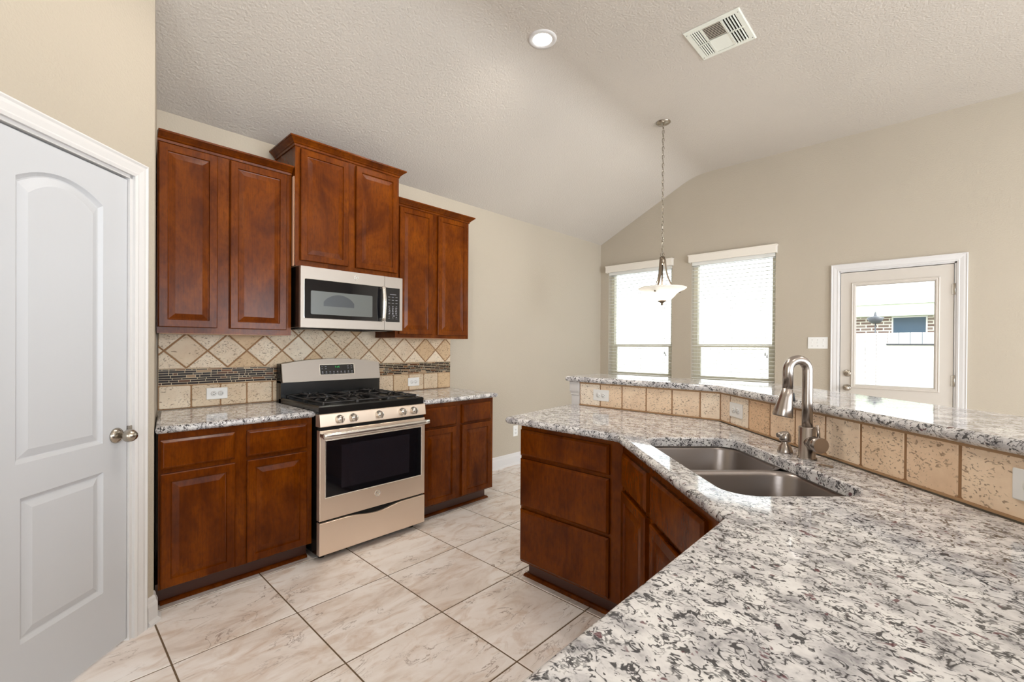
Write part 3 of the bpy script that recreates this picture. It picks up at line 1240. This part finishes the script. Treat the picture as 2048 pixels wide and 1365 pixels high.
outlet('white horizontal outlet over the counter left of range', (-.357, -.0145, .988), 0)
outlet('white horizontal outlet over the counter right of range', (1.145, -.0145, .982), 0)
outlet('white horizontal outlet at the far end of tiled ledge', (1.3995, -1.772, .984), -90)
q = Vector((1.40, -2.515)) + e1 * .165
outlet('white horizontal outlet just past the ledge bend', (q.x - .0004, q.y + .0004, .986), -135)
q = Vector((1.40, -2.515)) + e1 * 1.44
outlet('white outlet plate cut off by the picture edge', (q.x - .0004, q.y + .0004, .992), -135)
outlet('white upright outlet low on the dining wall', (2.495, -.0005, .367), 0, False)

sw = thing('light_switch', 'white three gang switch plate beside the back door', 'light switch', (XW - .0005, -2.50, 1.353), -90)
bm = new()
bbox(bm, -.083, .083, -.006, 0, -.058, .058, .003, 2)
link('cover_plate', bm, 'plate', sw)
for dx in (-.046, 0, .046):
    bm = new()
    box(bm, dx - .005, dx + .005, -.0065, -.005, -.012, .012)
    bbox(bm, dx - .0035, dx + .0035, -.018, -.006, -.001, .009, .001, 1)
    link('toggle', bm, 'plate', sw)
    for s in (-1, 1):
        bm = new()
        lathe(bm, [(0, -.006), (.003, -.006), (.0025, -.0075), (0, -.0075)], (dx, 0, s * .03), 'y', 10)
        link('screw', bm, 'tassel', sw)

# ------------------------------------------------------------------ range
rg = thing('gas_range', 'stainless steel freestanding gas range with black cooktop', 'range', (.379, -.724, 0))
RX = .379


def rbox(name, mat, *b, r=None, parent=rg):
    bm = new()
    x0, x1, y0, y1, z0, z1 = b
    if r:
        bbox(bm, x0 - RX, x1 - RX, y0, y1, z0, z1, r, 2)
    else:
        box(bm, x0 - RX, x1 - RX, y0, y1, z0, z1)
    return link(name, bm, mat, parent)


RX0, RX1 = .001, .757
rbox('body', 'black', RX0 + .004, RX1 - .004, .045, .700, .035, .885)
for x in (.05, .70):
    for y in (.09, .62):
        bm = new()
        lathe(bm, [(0, .001), (.02, .001), (.02, .012), (.012, .014), (.012, .036), (0, .036)], (x - RX, y, 0), 'z', 12)
        link('foot', bm, 'black', rg)
# cooktop with raised rim
bm = new()
loft(bm, [[(x - RX, y, z) for x, y in ((RX0 + i, .020 + i), (RX1 - i, .020 + i), (RX1 - i, .66 - i), (RX0 + i, .66 - i))] for i, z in
          ((.0, .885), (0, .928), (.006, .936), (.018, .936), (.03, .922), (.05, .920))], True, True, True)
link('cooktop', bm, 'black', rg)
# burners
for x, y, r in ((.17, .20, .052), (.17, .47, .038), (.379, .335, .05), (.588, .20, .045), (.588, .47, .042)):
    bm = new()
    lathe(bm, [(0, .919), (r + .012, .919), (r + .008, .926), (r, .928), (r, .938), (r - .004, .942), (0, .943)], (x - RX, y, 0), 'z', 24)
    link('burner', bm, 'burner', rg)
# grates
for gx0_, gx1_ in ((.045, .262), (.270, .488), (.496, .713)):
    bm = new()
    cxg = (gx0_ + gx1_) / 2
    zt, hb = .962, .006

    def bar_(a, b, rr=hb):
        tube(bm, [(a[0] - RX, a[1], a[2]), (b[0] - RX, b[1], b[2])], rr, 6)
    y0g, y1g = .055, .615
    loop = [(gx0_, y0g), (gx1_, y0g), (gx1_, y1g), (gx0_, y1g)]
    for i in range(4):
        a, b = loop[i - 1], loop[i]
        bar_((a[0], a[1], zt - .012), (b[0], b[1], zt - .012))
    for (x, y) in loop + [(gx0_, .335), (gx1_, .335)]:
        bar_((x, y, .922), (x, y, zt - .008), .007)
    bar_((gx0_, .335, zt - .008), (gx1_, .335, zt - .008))
    for yc in ((.20, .47) if gx0_ != .270 else (.335,)):
        for k in range(4):
            a = PI / 4 + k * PI / 2
            dx, dy = math.cos(a), math.sin(a)
            L = .10 if gx0_ != .270 else .10
            tube(bm, [(cxg + dx * .028 - RX, yc + dy * .028, zt), (cxg + dx * .075 - RX, yc + dy * .085, zt + .002), (cxg + dx * L * 1.02 - RX, yc + dy * L * 1.2, zt - .012)], .0058, 6)
        tube(bm, [(cxg - RX, yc - .13, zt - .004), (cxg - RX, yc - .045, zt + .003)], .0058, 6)
        tube(bm, [(cxg - RX, yc + .045, zt + .003), (cxg - RX, yc + .13, zt - .004)], .0058, 6)
    if gx0_ == .270:
        for s in (-1, 1):
            tube(bm, [(cxg - RX + s * .07, .075, zt - .012), (cxg - RX + s * .05, .20, zt), (cxg - RX, .24, zt)], .0058, 6)
            tube(bm, [(cxg - RX + s * .07, .60, zt - .012), (cxg - RX + s * .05, .47, zt), (cxg - RX, .43, zt)], .0058, 6)
    link('grate', bm, 'iron', rg)
# control panel
bm = new()
loft(bm, [[(x - RX, .000, .812), (x - RX, -.004, .816), (x - RX, .006, .884), (x - RX, .010, .887), (x - RX, .06, .887), (x - RX, .06, .812)] for x in (RX0, RX1 + .003)], True, True, True)
cp = link('control_panel', bm, 'steel', rg)
for x in (.121, .210, .390, .565, .656):
    bm = new()
    lathe(bm, [(0, .002), (.026, .002), (.026, -.004), (.024, -.008), (.022, -.026), (.020, -.030), (0, -.031)], (x - RX, 0, .851), 'y', 24)
    bbox(bm, x - RX - .006, x - RX + .006, -.040, -.028, .851 - .021, .851 + .021, .003, 2)
    link('control_knob', bm, 'bead', rg)
rbox('vent_gap', 'void', RX0 + .004, RX1 - .004, .012, .05, .788, .814)
# oven door
bm = new()
ring_panel(bm, RX0 - RX, RX1 - RX, .250, .790, [(0, .042), (0, .004), (.004, 0), (.010, 0)])
od = link('oven_door', bm, 'steel', rg)
bm = new()
loft(bm, [[(x - RX, y, z) for x, z in rect(.035, .725, .385, .729, i)] for i, y in ((-.004, .001), (-.004, -.002), (0, -.003), (.003, -.001), (.003, .001))], True)
link('window_bead', bm, 'bead', od)
bm = new()
box(bm, .036 - RX, .724 - RX, -.0012, .002, .386, .728)
gl = link('oven_window', bm, 'glass_black', od)
bm = new()
box(bm, .135 - RX, .625 - RX, -.0018, -.0010, .425, .690)
link('inner_window', bm, 'oven_inner', gl)
bm = new()
pts = []
for k in range(21):
    t = k / 20
    x = .002 + (.758 - .002) * t
    pts.append((x - RX, -.052 + .006 * (2 * t - 1) ** 2, .766))
rings = []
for p in pts:
    rings.append([(p[0], p[1] + .011 * math.cos(a), p[2] + .017 * math.sin(a)) for a in [2 * PI * k / 14 for k in range(14)]])
loft(bm, rings, True, True, True, 0, True)
for x in (.012, .752):
    bbox(bm, x - RX - .012, x - RX + .012, -.05, .002, .754, .778, .004, 2)
link('oven_handle', bm, 'bead', od)


def monogram(parent, x, y, z, r, ring=True):
    bm = new()
    if ring:
        tube(bm, [(x + r * math.cos(a), y, z + r * math.sin(a)) for a in [2 * PI * k / 28 for k in range(28)]], r * .13, 8, 0, True)
    # intertwined script letters g and e
    def s(px):
        return [(x + a * r, y - .0006, z + b * r) for a, b in px]
    tube(bm, s([(-.05, .45), (-.35, .52), (-.52, .3), (-.48, .0), (-.25, -.1), (-.08, .05), (-.06, .3), (-.05, -.2), (-.15, -.5), (-.38, -.5), (-.45, -.3)]), r * .075, 6)
    tube(bm, s([(.08, .02), (.4, .1), (.48, .38), (.28, .5), (.1, .3), (.06, -.1), (.2, -.45), (.42, -.42), (.52, -.2)]), r * .075, 6)
    for a in range(4):
        t = PI / 4 + a * PI / 2
        tube(bm, [(x + r * .72 * math.cos(t - .35), y, z + r * .72 * math.sin(t - .35)), (x + r * .78 * math.cos(t), y, z + r * .78 * math.sin(t)), (x + r * .66 * math.cos(t + .3), y, z + r * .66 * math.sin(t + .3))], r * .05, 6)
    return link('monogram_logo', bm, 'logo', parent)


monogram(od, .382 - RX, -.001, .337, .019)
# drawer with the dipped top edge
rbox('drawer_recess', 'void', RX0 + .006, RX1 - .006, .02, .05, .205, .252)
bm = new()
N = 24
front, back = [], []
top = []
for k in range(N + 1):
    t = k / N
    s = max(0.0, min(1.0, (t - .22) / .56))
    dip = .024 * (0.5 - 0.5 * math.cos(2 * PI * s))
    top.append((RX0 + (RX1 - RX0) * t - RX, .238 - dip))
ring_out = [(RX0 - RX, .044), (RX1 - RX, .044)] + top[::-1]
loft(bm, [[(x, .040, z) for x, z in ring_out], [(x, .003, z) for x, z in ring_out],
          [(x * .994, 0, .044 + .003 + (z - .044) * .972) for x, z in ring_out]], True, True, True)
link('storage_drawer', bm, 'steel', rg)
# backguard
bm = new()
box(bm, RX0 - RX, RX1 - RX, .62, .702, .90, 1.05)
link('backguard_base', bm, 'black', rg)
bm = new()
out = []
N = 20
for k in range(N + 1):
    t = k / N
    out.append((RX0 + (RX1 - RX0) * t, 1.168 + .034 * (1 - (2 * t - 1) ** 2)))
ringf = [(RX0, 1.036), (RX1, 1.036)] + out[::-1]


def bgf(i, y, zs):
    return [(RX + (x - RX) * (1 - i * 2.6) - RX, y + (.028 * (z - 1.036) / .15), 1.036 + i + (z - 1.036) * (1 - i * 7)) for x, z in ringf]


loft(bm, [[(x - RX, .700, z) for x, z in ringf], [(x - RX, .612 + .028 * (z - 1.036) / .15, z) for x, z in ringf]], True, True, False)
link('backguard_shell', bm, 'black', rg)
bm = new()
loft(bm, [bgf(.003, .612, 0), bgf(.003, .603, 0), bgf(.006, .600, 0)], True, True, True)
bgp = link('backguard_panel', bm, 'steel_mw', rg)


def slope_y(z):
    return .600 + .028 * (z - 1.036) / .15


def disp(name, mat, x0, x1, z0, z1, d, parent):
    bm = new()
    a = [(x0 - RX, slope_y(z0) - d, z0), (x1 - RX, slope_y(z0) - d, z0), (x1 - RX, slope_y(z1) - d, z1), (x0 - RX, slope_y(z1) - d, z1)]
    b = [(x, y + d + .002, z) for x, y, z in a]
    loft(bm, [b, a], True, True, True)
    return link(name, bm, mat, parent)


disp('display_border', 'bead', .265, .536, 1.082, 1.160, .002, bgp)
dp = disp('display_panel', 'black', .270, .531, 1.086, 1.156, .003, bgp)


def text_mesh(name, s, size, mat, parent, mtx):
    cu = bpy.data.curves.new(name, 'FONT')
    cu.body = s
    cu.size = size
    cu.align_x = 'CENTER'
    cu.align_y = 'CENTER'
    cu.extrude = .0002
    ob = bpy.data.objects.new(name, cu)
    COL.objects.link(ob)
    dg = bpy.context.evaluated_depsgraph_get()
    me = bpy.data.meshes.new_from_object(ob.evaluated_get(dg))
    bpy.data.objects.remove(ob)
    me.transform(mtx)
    me.materials.clear()
    me.materials.append(M[mat])
    o2 = bpy.data.objects.new(name, me)
    COL.objects.link(o2)
    o2.parent = parent
    return o2


UPR = Matrix.Rotation(PI / 2, 4, 'X')
z = 1.137
text_mesh('clock_digits', '2:45', .022, 'clock', bgp, Matrix.Translation((.400 - RX, slope_y(z) - .0036, z)) @ UPR)
bm = new()
for x, z in [(.285, 1.143), (.285, 1.128), (.312, 1.143), (.312, 1.128), (.485, 1.143), (.512, 1.143), (.512, 1.128), (.485, 1.128)]:
    box(bm, x - RX - .006, x - RX + .006, slope_y(z) - .0036, slope_y(z) - .0028, z - .0015, z + .0015)
for k in range(9):
    x = .286 + k * .0285
    z = 1.104
    lathe(bm, [(0, slope_y(z) - .0028), (.0055, slope_y(z) - .0028), (.0055, slope_y(z) - .0036), (.0035, slope_y(z) - .0036)], (x - RX, 0, z), 'y', 10)
    box(bm, x - RX - .007, x - RX + .007, slope_y(1.093) - .0036, slope_y(1.093) - .0028, 1.0925, 1.0945)
link('key_legend', bm, 'key', bgp)

# ------------------------------------------------------------------ microwave
mw = thing('microwave', 'stainless over the range microwave with black window', 'microwave', (.379, -.430, 1.413))
MZ = 1.413


def mbx(name, mat, x0, x1, y0, y1, z0, z1, r=None, parent=mw):
    bm = new()
    (bbox if r else box)(bm, x0 - RX, x1 - RX, y0, y1, z0 - MZ, z1 - MZ, *([r, 2] if r else []))
    return link(name, bm, mat, parent)


mbx('case', 'black', .003, .755, .030, .415, 1.418, 1.812)
mwd = mbx('door', 'steel_mw', .001, .6035, 0, .030, 1.413, 1.810, .003)
mwc = mbx('control_column', 'steel_mw', .6045, .757, 0, .030, 1.413, 1.810, .003)
bm = new()
loft(bm, [[(x - RX, y, z - MZ) for x, z in round_poly(rect(.022, .590, 1.474, 1.732, i), .008, 3)] for i, y in ((0, .001), (0, -.0022), (.003, -.003), (.003, .0))], True)
link('window_bead', bm, 'bead', mwd)
g2 = mbx('door_window', 'glass_black', .025, .587, -.0015, .002, 1.477, 1.729, None, mwd)
bm = new()
loft(bm, [[(x - RX, y, z - MZ) for x, z in round_poly(rect(.066, .505, 1.503, 1.656), .008, 3)] for y in (-.001, -.0022)], True, True, True)
link('mesh_screen', bm, 'mw_screen_reflect', g2)
bm = new()
pl = [(.150, 1.560)] + [(.150 + .215 * t, 1.560 + .028 + .052 * math.sin(PI * t) ** .7) for t in [k / 14 for k in range(15)]] + [(.365, 1.560)]
loft(bm, [[(x - RX, y, z - MZ) for x, z in pl] for y in (-.002, -.0027)], True, True, True)
link('cavity_shape', bm, 'mw_arc', g2)
cpn = mbx('keypad', 'glass_black', .614, .731, -.0015, .002, 1.477, 1.729, None, mwc)
bm = new()
pts = [(.580 - RX, -.030 - .012 * math.sin(PI * k / 14), 1.482 + (1.729 - 1.482) * k / 14 - MZ) for k in range(15)]
rings = [[(p[0] + .0145 * math.cos(a), p[1] + .008 * math.sin(a), p[2]) for a in [2 * PI * k / 14 for k in range(14)]] for p in pts]
loft(bm, rings, True, True, True, 0, True)
for zz in (1.490, 1.720):
    bbox(bm, .580 - RX - .012, .580 - RX + .012, -.034, .001, zz - MZ - .010, zz - MZ + .010, .003, 2)
link('door_handle', bm, 'bead', mwd)
monogram(mwd, .380 - RX, -.001, 1.771 - MZ, .0145, True)
bm = new()
for r_ in range(4):
    for c_ in range(3):
        x, z = .641 + c_ * .031, 1.585 - r_ * .0265
        box(bm, x - RX - .005, x - RX + .005, -.0022, -.0014, z - MZ + .006, z - MZ + .0085)
        box(bm, x - RX - .008, x - RX + .008, -.0022, -.0014, z - MZ - .0055, z - MZ - .0042)
link('number_legend', bm, 'key', cpn)
bm = new()
for r_ in range(3):
    for c_ in range(3):
        x, z = .641 + c_ * .031, 1.66 - r_ * .022
        box(bm, x - RX - .0085, x - RX + .0085, -.0022, -.0014, z - MZ - .001, z - MZ + .0015)
box(bm, .648 - RX, .700 - RX, -.0022, -.0014, 1.679 - MZ, 1.682 - MZ)
link('key_legend', bm, 'key', cpn)
txt = text_mesh('key_digits', '1  2  3\n4  5  6\n7  8  9\n   0', .0185, 'key', cpn, Matrix.Translation((.672 - RX, -.0018, 1.548 - MZ)) @ UPR @ Matrix.Scale(1.35, 4, (1, 0, 0)))
mbx('bottom_grille', 'void', .06, .70, .04, .36, 1.4095, 1.4185)
mbx('task_light', 'vent_slat', .05, .20, .12, .22, 1.4085, 1.4098)
mbx('task_light', 'vent_slat', .56, .70, .12, .22, 1.4085, 1.4098)

# ------------------------------------------------------------------ sink, faucet, soap dispenser, hole cover
sk_t = thing('kitchen_sink', 'undermount stainless double bowl sink in peninsula counter', 'sink', (SKC[0], SKC[1], ZT0), -135)
bm = new()
box(bm, -HW - .025, HW + .025, -HD - .022, -HD + .002, -.004, -.0006)
box(bm, -HW - .025, HW + .025, HD - .002, HD + .022, -.004, -.0006)
box(bm, -HW - .025, -HW + .002, -HD, HD, -.004, -.0006)
box(bm, HW - .002, HW + .025, -HD, HD, -.004, -.0006)
link('rim_flange', bm, 'sink', sk_t)
bowls = []
for s, (a, b) in enumerate(((-HW - .004, -.012), (.012, HW + .004))):
    bm = new()
    rings = []
    for i, z, r in ((-.012, -.001, .08), (-.004, -.0012, .08), (.0, -.004, .08), (.004, -.016, .08), (.010, -.165, .085), (.020, -.185, .09), (.045, -.196, .10), (.10, -.200, .07)):
        A, B, Cc, D = a + i, b - i, -HD - .004 + i, HD + .004 - i
        rr = min(r, (B - A) / 2 - .005, (D - Cc) / 2 - .005)
        rings.append([(x, y, z) for x, y in round_poly([(A, Cc), (B, Cc), (B, D), (A, D)], rr, 8)])
    loft(bm, rings, True, False, True, 0, True)
    bo = link('bowl', bm, 'sink', sk_t)
    bm = new()
    lathe(bm, [(0, -.1985), (.045, -.1985), (.043, -.196), (.036, -.197), (.030, -.1985), (0, -.1985)], ((a + b) / 2, .02, 0), 'z', 24)
    link('drain', bm, 'faucet', bo)

FX, FY = .768, -3.022
fc = thing('kitchen_faucet', 'brushed steel pull down faucet with arched neck', 'faucet', (FX, FY, ZT1))
bm = new()
lathe(bm, [(0, .0), (.031, .0), (.031, .004), (.0265, .006), (.0265, .112), (.025, .114), (.0175, .114), (0, .114)], (0, 0, 0), 'z', 28)
link('body', bm, 'faucet', fc)
RT, FW2 = Vector((RGT.x, RGT.y)).normalized(), Vector((FWD.x, FWD.y)).normalized()
sd = Vector((-1, 1)) / R2      # spout reaches over the sink
hd = Vector((-1, -1)) / R2     # handle on the user's right
rs = .036
pts = [(0, 0, .110), (0, 0, .20), (0, 0, .28)]
zc = .317
for k in range(0, 17):
    a = PI * k / 16
    d = rs * (1 - math.cos(a))
    pts.append((sd.x * d, sd.y * d, zc + rs * 1.05 * math.sin(a)))
d = 2 * rs + .001
pts.append((sd.x * d, sd.y * d, .251))
bm = new()
tube(bm, pts, .0172, 18)
link('spout', bm, 'faucet', fc)
bm = new()
hp, hr = [], []
for t, r in ((0, .0162), (.01, .0178), (.3, .0215), (.7, .0285), (.96, .0325), (1.0, .031)):
    dd = 2 * rs + .001 + .018 * t
    hp.append((sd.x * dd, sd.y * dd, .251 - .100 * t))
    hr.append(r)
tube(bm, hp, hr, 24)
sh = link('spray_head', bm, 'faucet', fc)
bm = new()
d0 = 2 * rs - .016
tube(bm, [(sd.x * d0, sd.y * d0, .236), (sd.x * (d0 - .004), sd.y * (d0 - .004), .205)], .007, 10)
link('spray_button', bm, 'rubber', sh)
bm = new()
tube(bm, [(hd.x * .010, hd.y * .010, .060), (hd.x * .036, hd.y * .036, .060)], .0225, 24)
tube(bm, [(hd.x * .037, hd.y * .037, .060), (hd.x * .072, hd.y * .072, .060)], .0265, 24)
hb_ = link('handle_hub', bm, 'faucet', fc)
bm = new()
lp = hd * .058
tube(bm, [(lp.x, lp.y, .080), (lp.x, lp.y, .10), (lp.x - .003, lp.y + .004, .128)], .0052, 10)
link('lever', bm, 'faucet', hb_)

sp = thing('soap_dispenser', 'short brushed steel soap dispenser next to faucet', 'soap dispenser', (.808, -2.945, ZT1))
bm = new()
lathe(bm, [(0, 0), (.026, 0), (.026, .006), (.020, .026), (.0135, .034), (.012, .040), (.012, .046), (0, .046)], (0, 0, 0), 'z', 24)
link('base', bm, 'faucet', sp)
bm = new()
lathe(bm, [(0, .044), (.018, .044), (.020, .050), (.020, .062), (.017, .072), (.010, .080), (0, .082)], (0, 0, 0), 'z', 24)
tube(bm, [(0, 0, .064), (-RT.x * .014, -RT.y * .014, .068), (-RT.x * .030, -RT.y * .030, .066)], [.0135, .012, .009], 12)
link('pump_head', bm, 'faucet', sp)

hc = thing('hole_cover', 'flat round steel hole cover on counter behind the sink', 'hole cover', (.676, -3.092, ZT1))
bm = new()
lathe(bm, [(0, 0), (.022, 0), (.021, .003), (.012, .0045), (0, .005)], (0, 0, 0), 'z', 24)
link('disc', bm, 'faucet', hc)

# ------------------------------------------------------------------ recessed light and added fill spots, vent, pendant
for k, (x, y) in enumerate(CAN_AND_FILL):
    zc = zc_at(y)
    if k == 1:
        continue
    lamp('can_and_fill_light', 'SPOT', (x, y, zc - .02), (0, 0, 0), 62 if k == 4 else 34, (1.0, 0.92, 0.82), spot_size=math.radians(172), spot_blend=.5, shadow_soft_size=.06)
    if k:
        continue            # the others are added fill spots, unseen and without fixtures
    r_ = thing('recessed_light', 'lit recessed ceiling light with white trim ring', 'ceiling light', (x, y, zc - .0005))
    bm = new()
    lathe(bm, [(.062, .0), (.064, -.006), (.080, -.008), (.092, -.006), (.095, 0)], (0, 0, 0), 'z', 40)
    for f in [f for f in bm.faces if len(f.verts) > 4]:
        bm.faces.remove(f)
    link('trim_ring', bm, 'trim', r_)
    bm = new()
    lathe(bm, [(0, -.001), (.063, -.001), (.063, -.003), (0, -.0035)], (0, 0, 0), 'z', 40)
    link('lens', bm, 'lens', r_)

vt = thing('ceiling_vent', 'white ceiling air vent with louvers in four directions', 'vent', (1.920, -2.320, ZR - .0005))
L, W2 = .170, .183
bm = new()
rings = [[(x, y, z) for x, y in ((-W2 + i, -L + i), (W2 - i, -L + i), (W2 - i, L - i), (-W2 + i, L - i))] for i, z in ((0, 0), (0, -.003), (.006, -.008), (.034, -.008), (.036, -.004), (.036, 0))]
loft(bm, rings, True)
link('frame', bm, 'vent', vt)
bm = new()
box(bm, -W2 + .03, W2 - .03, -L + .03, L - .03, -.0010, -.0004)
link('duct_opening', bm, 'void', vt)
ix, iy = W2 - .036, L - .036
n3 = iy / 3 * 2


def louver(bm, p0, p1, tilt, w=.016):
    p0, p1 = Vector(p0), Vector(p1)
    d = (p1 - p0).normalized()
    s = Vector((-d.y, d.x, 0))
    u = s * math.cos(tilt) * w / 2 + Vector((0, 0, 1)) * math.sin(tilt) * w / 2
    nn = d.cross(u).normalized() * .0006
    loft(bm, [[p - u - nn, p + u - nn, p + u + nn, p - u + nn] for p in (p0, p1)], True, True, True)


ya_, yb_ = iy - .068, -(iy - .082)
bm = new()
for k in range(5):
    y = iy - .008 - k * .013
    louver(bm, (-ix, y, -.007), (ix, y, -.007), -.2, .0075)
link('louvers', bm, 'vent', vt)
bm = new()
for k in range(9):
    x = -ix + .006 + k * .0155
    louver(bm, (x, yb_ + .004, -.007), (x, ya_ - .004, -.007), -.1, .0072)
link('louvers', bm, 'vent_slat', vt)
bm = new()
for k in range(9):
    x = .012 + k * .0155
    louver(bm, (x, yb_ + .004, -.007), (x, ya_ - .004, -.007), .3, .0118)
link('louvers', bm, 'vent', vt)
bm = new()
for k in range(5):
    y = -iy + .008 + k * .0165
    louver(bm, (-ix, y, -.007), (ix, y, -.007), -1.1, .010)
link('louvers', bm, 'vent', vt)
bm = new()
for y in (ya_, yb_):
    box(bm, -ix, ix, y - .004, y + .004, -.0095, -.002)
box(bm, -.003, .008, yb_, ya_, -.0095, -.002)
box(bm, -.003, .005, -iy - .012, yb_, -.0125, -.0065)
box(bm, -.003, .003, ya_, iy, -.0125, -.0085)
link('divider_bar', bm, 'vent', vt)
for sx in (-1, 1):
    for sy in (-1, 1):
        bm = new()
        lathe(bm, [(0, -.007), (.004, -.007), (.003, -.0095), (0, -.0095)], (sx * (W2 - .03), sy * (L - .016), 0), 'z', 10)
        link('screw', bm, 'tassel', vt)

PX, PY = 2.765, -1.552
pn = thing('pendant_lamp', 'hanging pendant lamp with white glass bowl on nickel chain', 'lamp', (PX, PY, ZR - .0005))


def pz(z):
    return z - (ZR - .0005)


bm = new()
lathe(bm, [(0, 0), (.064, 0), (.064, -.004), (.050, -.014), (.022, -.020), (.008, -.024), (0, -.024)], (0, 0, 0), 'z', 32)
link('ceiling_canopy', bm, 'nickel', pn)
bm = new()
z = ZR - .030
k = 0
while z > 2.155:
    n = 14
    pts = []
    for i in range(n):
        a = 2 * PI * i / n
        u, v = .0095 * math.cos(a), .0225 * math.sin(a)
        pts.append((u if k % 2 == 0 else 0, 0 if k % 2 == 0 else u, pz(z) - .02 + v))
    tube(bm, pts, .0026, 6, 0, True)
    z -= .0375
    k += 1
tube(bm, [(.003, .002, pz(ZR - .02)), (-.003, .002, pz(2.9)), (.003, -.002, pz(2.5)), (0, 0, pz(2.13))], .0018, 6)
link('chain', bm, 'nickel', pn)
bm = new()
tube(bm, [(.017 * math.cos(2 * PI * i / 18) * RT.x, .017 * math.cos(2 * PI * i / 18) * RT.y, pz(2.142) + .017 * math.sin(2 * PI * i / 18)) for i in range(18)], .0028, 8, 0, True)
link('loop', bm, 'pendant_metal', pn)
bm = new()
lathe(bm, [(0, pz(2.126)), (.012, pz(2.126)), (.024, pz(2.118)), (.026, pz(2.075)), (.018, pz(2.062)), (.012, pz(2.05)), (0, pz(2.05))], (0, 0, 0), 'z', 24)
lathe(bm, [(0, pz(2.06)), (.0075, pz(2.06)), (.0075, pz(1.73)), (0, pz(1.73))], (0, 0, 0), 'z', 12)
link('hub', bm, 'pendant_metal', pn)
for k in range(3):
    a0 = math.atan2(RT.y, RT.x) + math.radians(-12) + k * 2 * PI / 3
    ca, sa = math.cos(a0), math.sin(a0)
    prof = [(.024, 2.10), (.028, 2.05), (.036, 1.99), (.052, 1.93), (.076, 1.875), (.106, 1.828), (.140, 1.803)]
    bm = new()
    rings = []
    for r, z in prof:
        c = Vector((ca * r, sa * r, pz(z)))
        s = Vector((-sa, ca, 0)) * .0085
        o = Vector((ca, sa, .35)).normalized() * .0065
        rings.append([c - s - o, c + s - o, c + s + o, c - s + o])
    loft(bm, rings, True, True, True)
    lathe(bm, [(0, pz(1.792)), (.008, pz(1.792)), (.008, pz(1.812)), (0, pz(1.812))], (ca * .152, sa * .152, 0), 'z', 10)
    link('arm', bm, 'pendant_metal', pn)
bm = new()
prof = [(.0, 1.722), (.05, 1.726), (.085, 1.740), (.108, 1.762), (.128, 1.786), (.158, 1.806), (.196, 1.822), (.209, 1.833), (.211, 1.838), (.206, 1.841),
        (.190, 1.832), (.155, 1.815), (.122, 1.794), (.102, 1.770), (.080, 1.749), (.047, 1.734), (0, 1.730)]
lathe(bm, [(r, pz(z)) for r, z in prof], (0, 0, 0), 'z', 48)
link('glass_bowl', bm, 'bowl', pn)
bm = new()
lathe(bm, [(0, pz(1.729)), (.038, pz(1.724)), (.036, pz(1.718)), (.018, pz(1.706)), (.009, pz(1.700)), (.010, pz(1.692)), (.006, pz(1.682)), (0, pz(1.678))], (0, 0, 0), 'z', 20)
link('finial', bm, 'pendant_metal', pn)
bm = new()
for k in range(2):
    a0 = k * PI
    lathe(bm, [(0, pz(1.77)), (.02, pz(1.775)), (.03, pz(1.80)), (.02, pz(1.825)), (0, pz(1.83))], (math.cos(a0) * .045, math.sin(a0) * .045, 0), 'z', 14)
link('bulb', bm, 'bulb', pn)
lamp('pendant_bulb', 'POINT', (PX, PY, 1.835), (0, 0, 0), 10, (1.0, 0.95, 0.86), shadow_soft_size=.05)

# ------------------------------------------------------------------ the yard seen through the glass
bm = new()
box(bm, XW + .14, 22, -12, 10, -.25, -.06)
g = struct('ground_yard', bm, 'yard')
fn = thing('wood_fence', 'pale board fence across the yard beyond the door', 'fence', (8.6, -2, -.06))
bm = new()
y = -8.0
while y < 7.0:
    box(bm, 0, .018, y, y + .135, .02, 1.62)
    y += .142
link('boards', bm, 'fence', fn)
bm = new()
for z in (.35, 1.3):
    box(bm, .02, .06, -8, 7, z, z + .09)
link('rails', bm, 'fence', fn)
gt = thing('garden_gate', 'low pale gate with dark top rail before fence', 'gate', (8.1, -2.78, -.06))
bm = new()
box(bm, 0, .03, -1.6, 0, .03, 1.41)
link('panel', bm, 'fence', gt)
bm = new()
box(bm, -.01, .04, -1.6, 0, 1.41, 1.435)
link('top_rail', bm, 'dgrey', gt)
hs = thing('neighbor_house', 'brick neighbour house with pale eave behind the fence', 'house', (13, -2, -.06))
bm = new()
box(bm, 0, 6, -8, .55, 0, 2.12)
link('wall', bm, 'brick', hs)
bm = new()
box(bm, -.35, 6.2, -8.3, .7, 2.12, 2.40)
link('eave', bm, 'eave', hs)
bm = new()
loft(bm, [[(-.4, y, 2.40), (6.4, y, 2.40), (3.0, y, 4.2)] for y in (-8.4, .8)], True, True, True)
link('roof', bm, 'roof', hs)
bm = new()
ring_panel(bm, -1.17, -.60, .9, 2.09, [(-.03, .02), (-.03, -.02), (0, -.02), (0, .01)])
for v in bm.verts:
    v.co = (v.co.y, v.co.x, v.co.z)
hw_ = link('window', bm, 'trim', hs)
bm = new()
box(bm, -.012, .0, -1.17, -.60, .9, 2.09)
link('pane', bm, 'hglass', hw_)
lt = thing('yard_lantern', 'grey bowl shaped lantern on post above the fence', 'lantern', (9.2, -2.56, -.06))
bm = new()
lathe(bm, [(0, .0), (.010, .0), (.010, 1.86), (0, 1.86)], (0, 0, 0), 'z', 12)
link('post', bm, 'dgrey', lt)
bm = new()
lathe(bm, [(0, 1.80), (.06, 1.81), (.10, 1.85), (.122, 1.91), (.06, 1.925), (.025, 1.94), (.012, 2.00), (0, 2.02)], (0, 0, 0), 'z', 20)
link('bowl', bm, 'dgrey', lt)
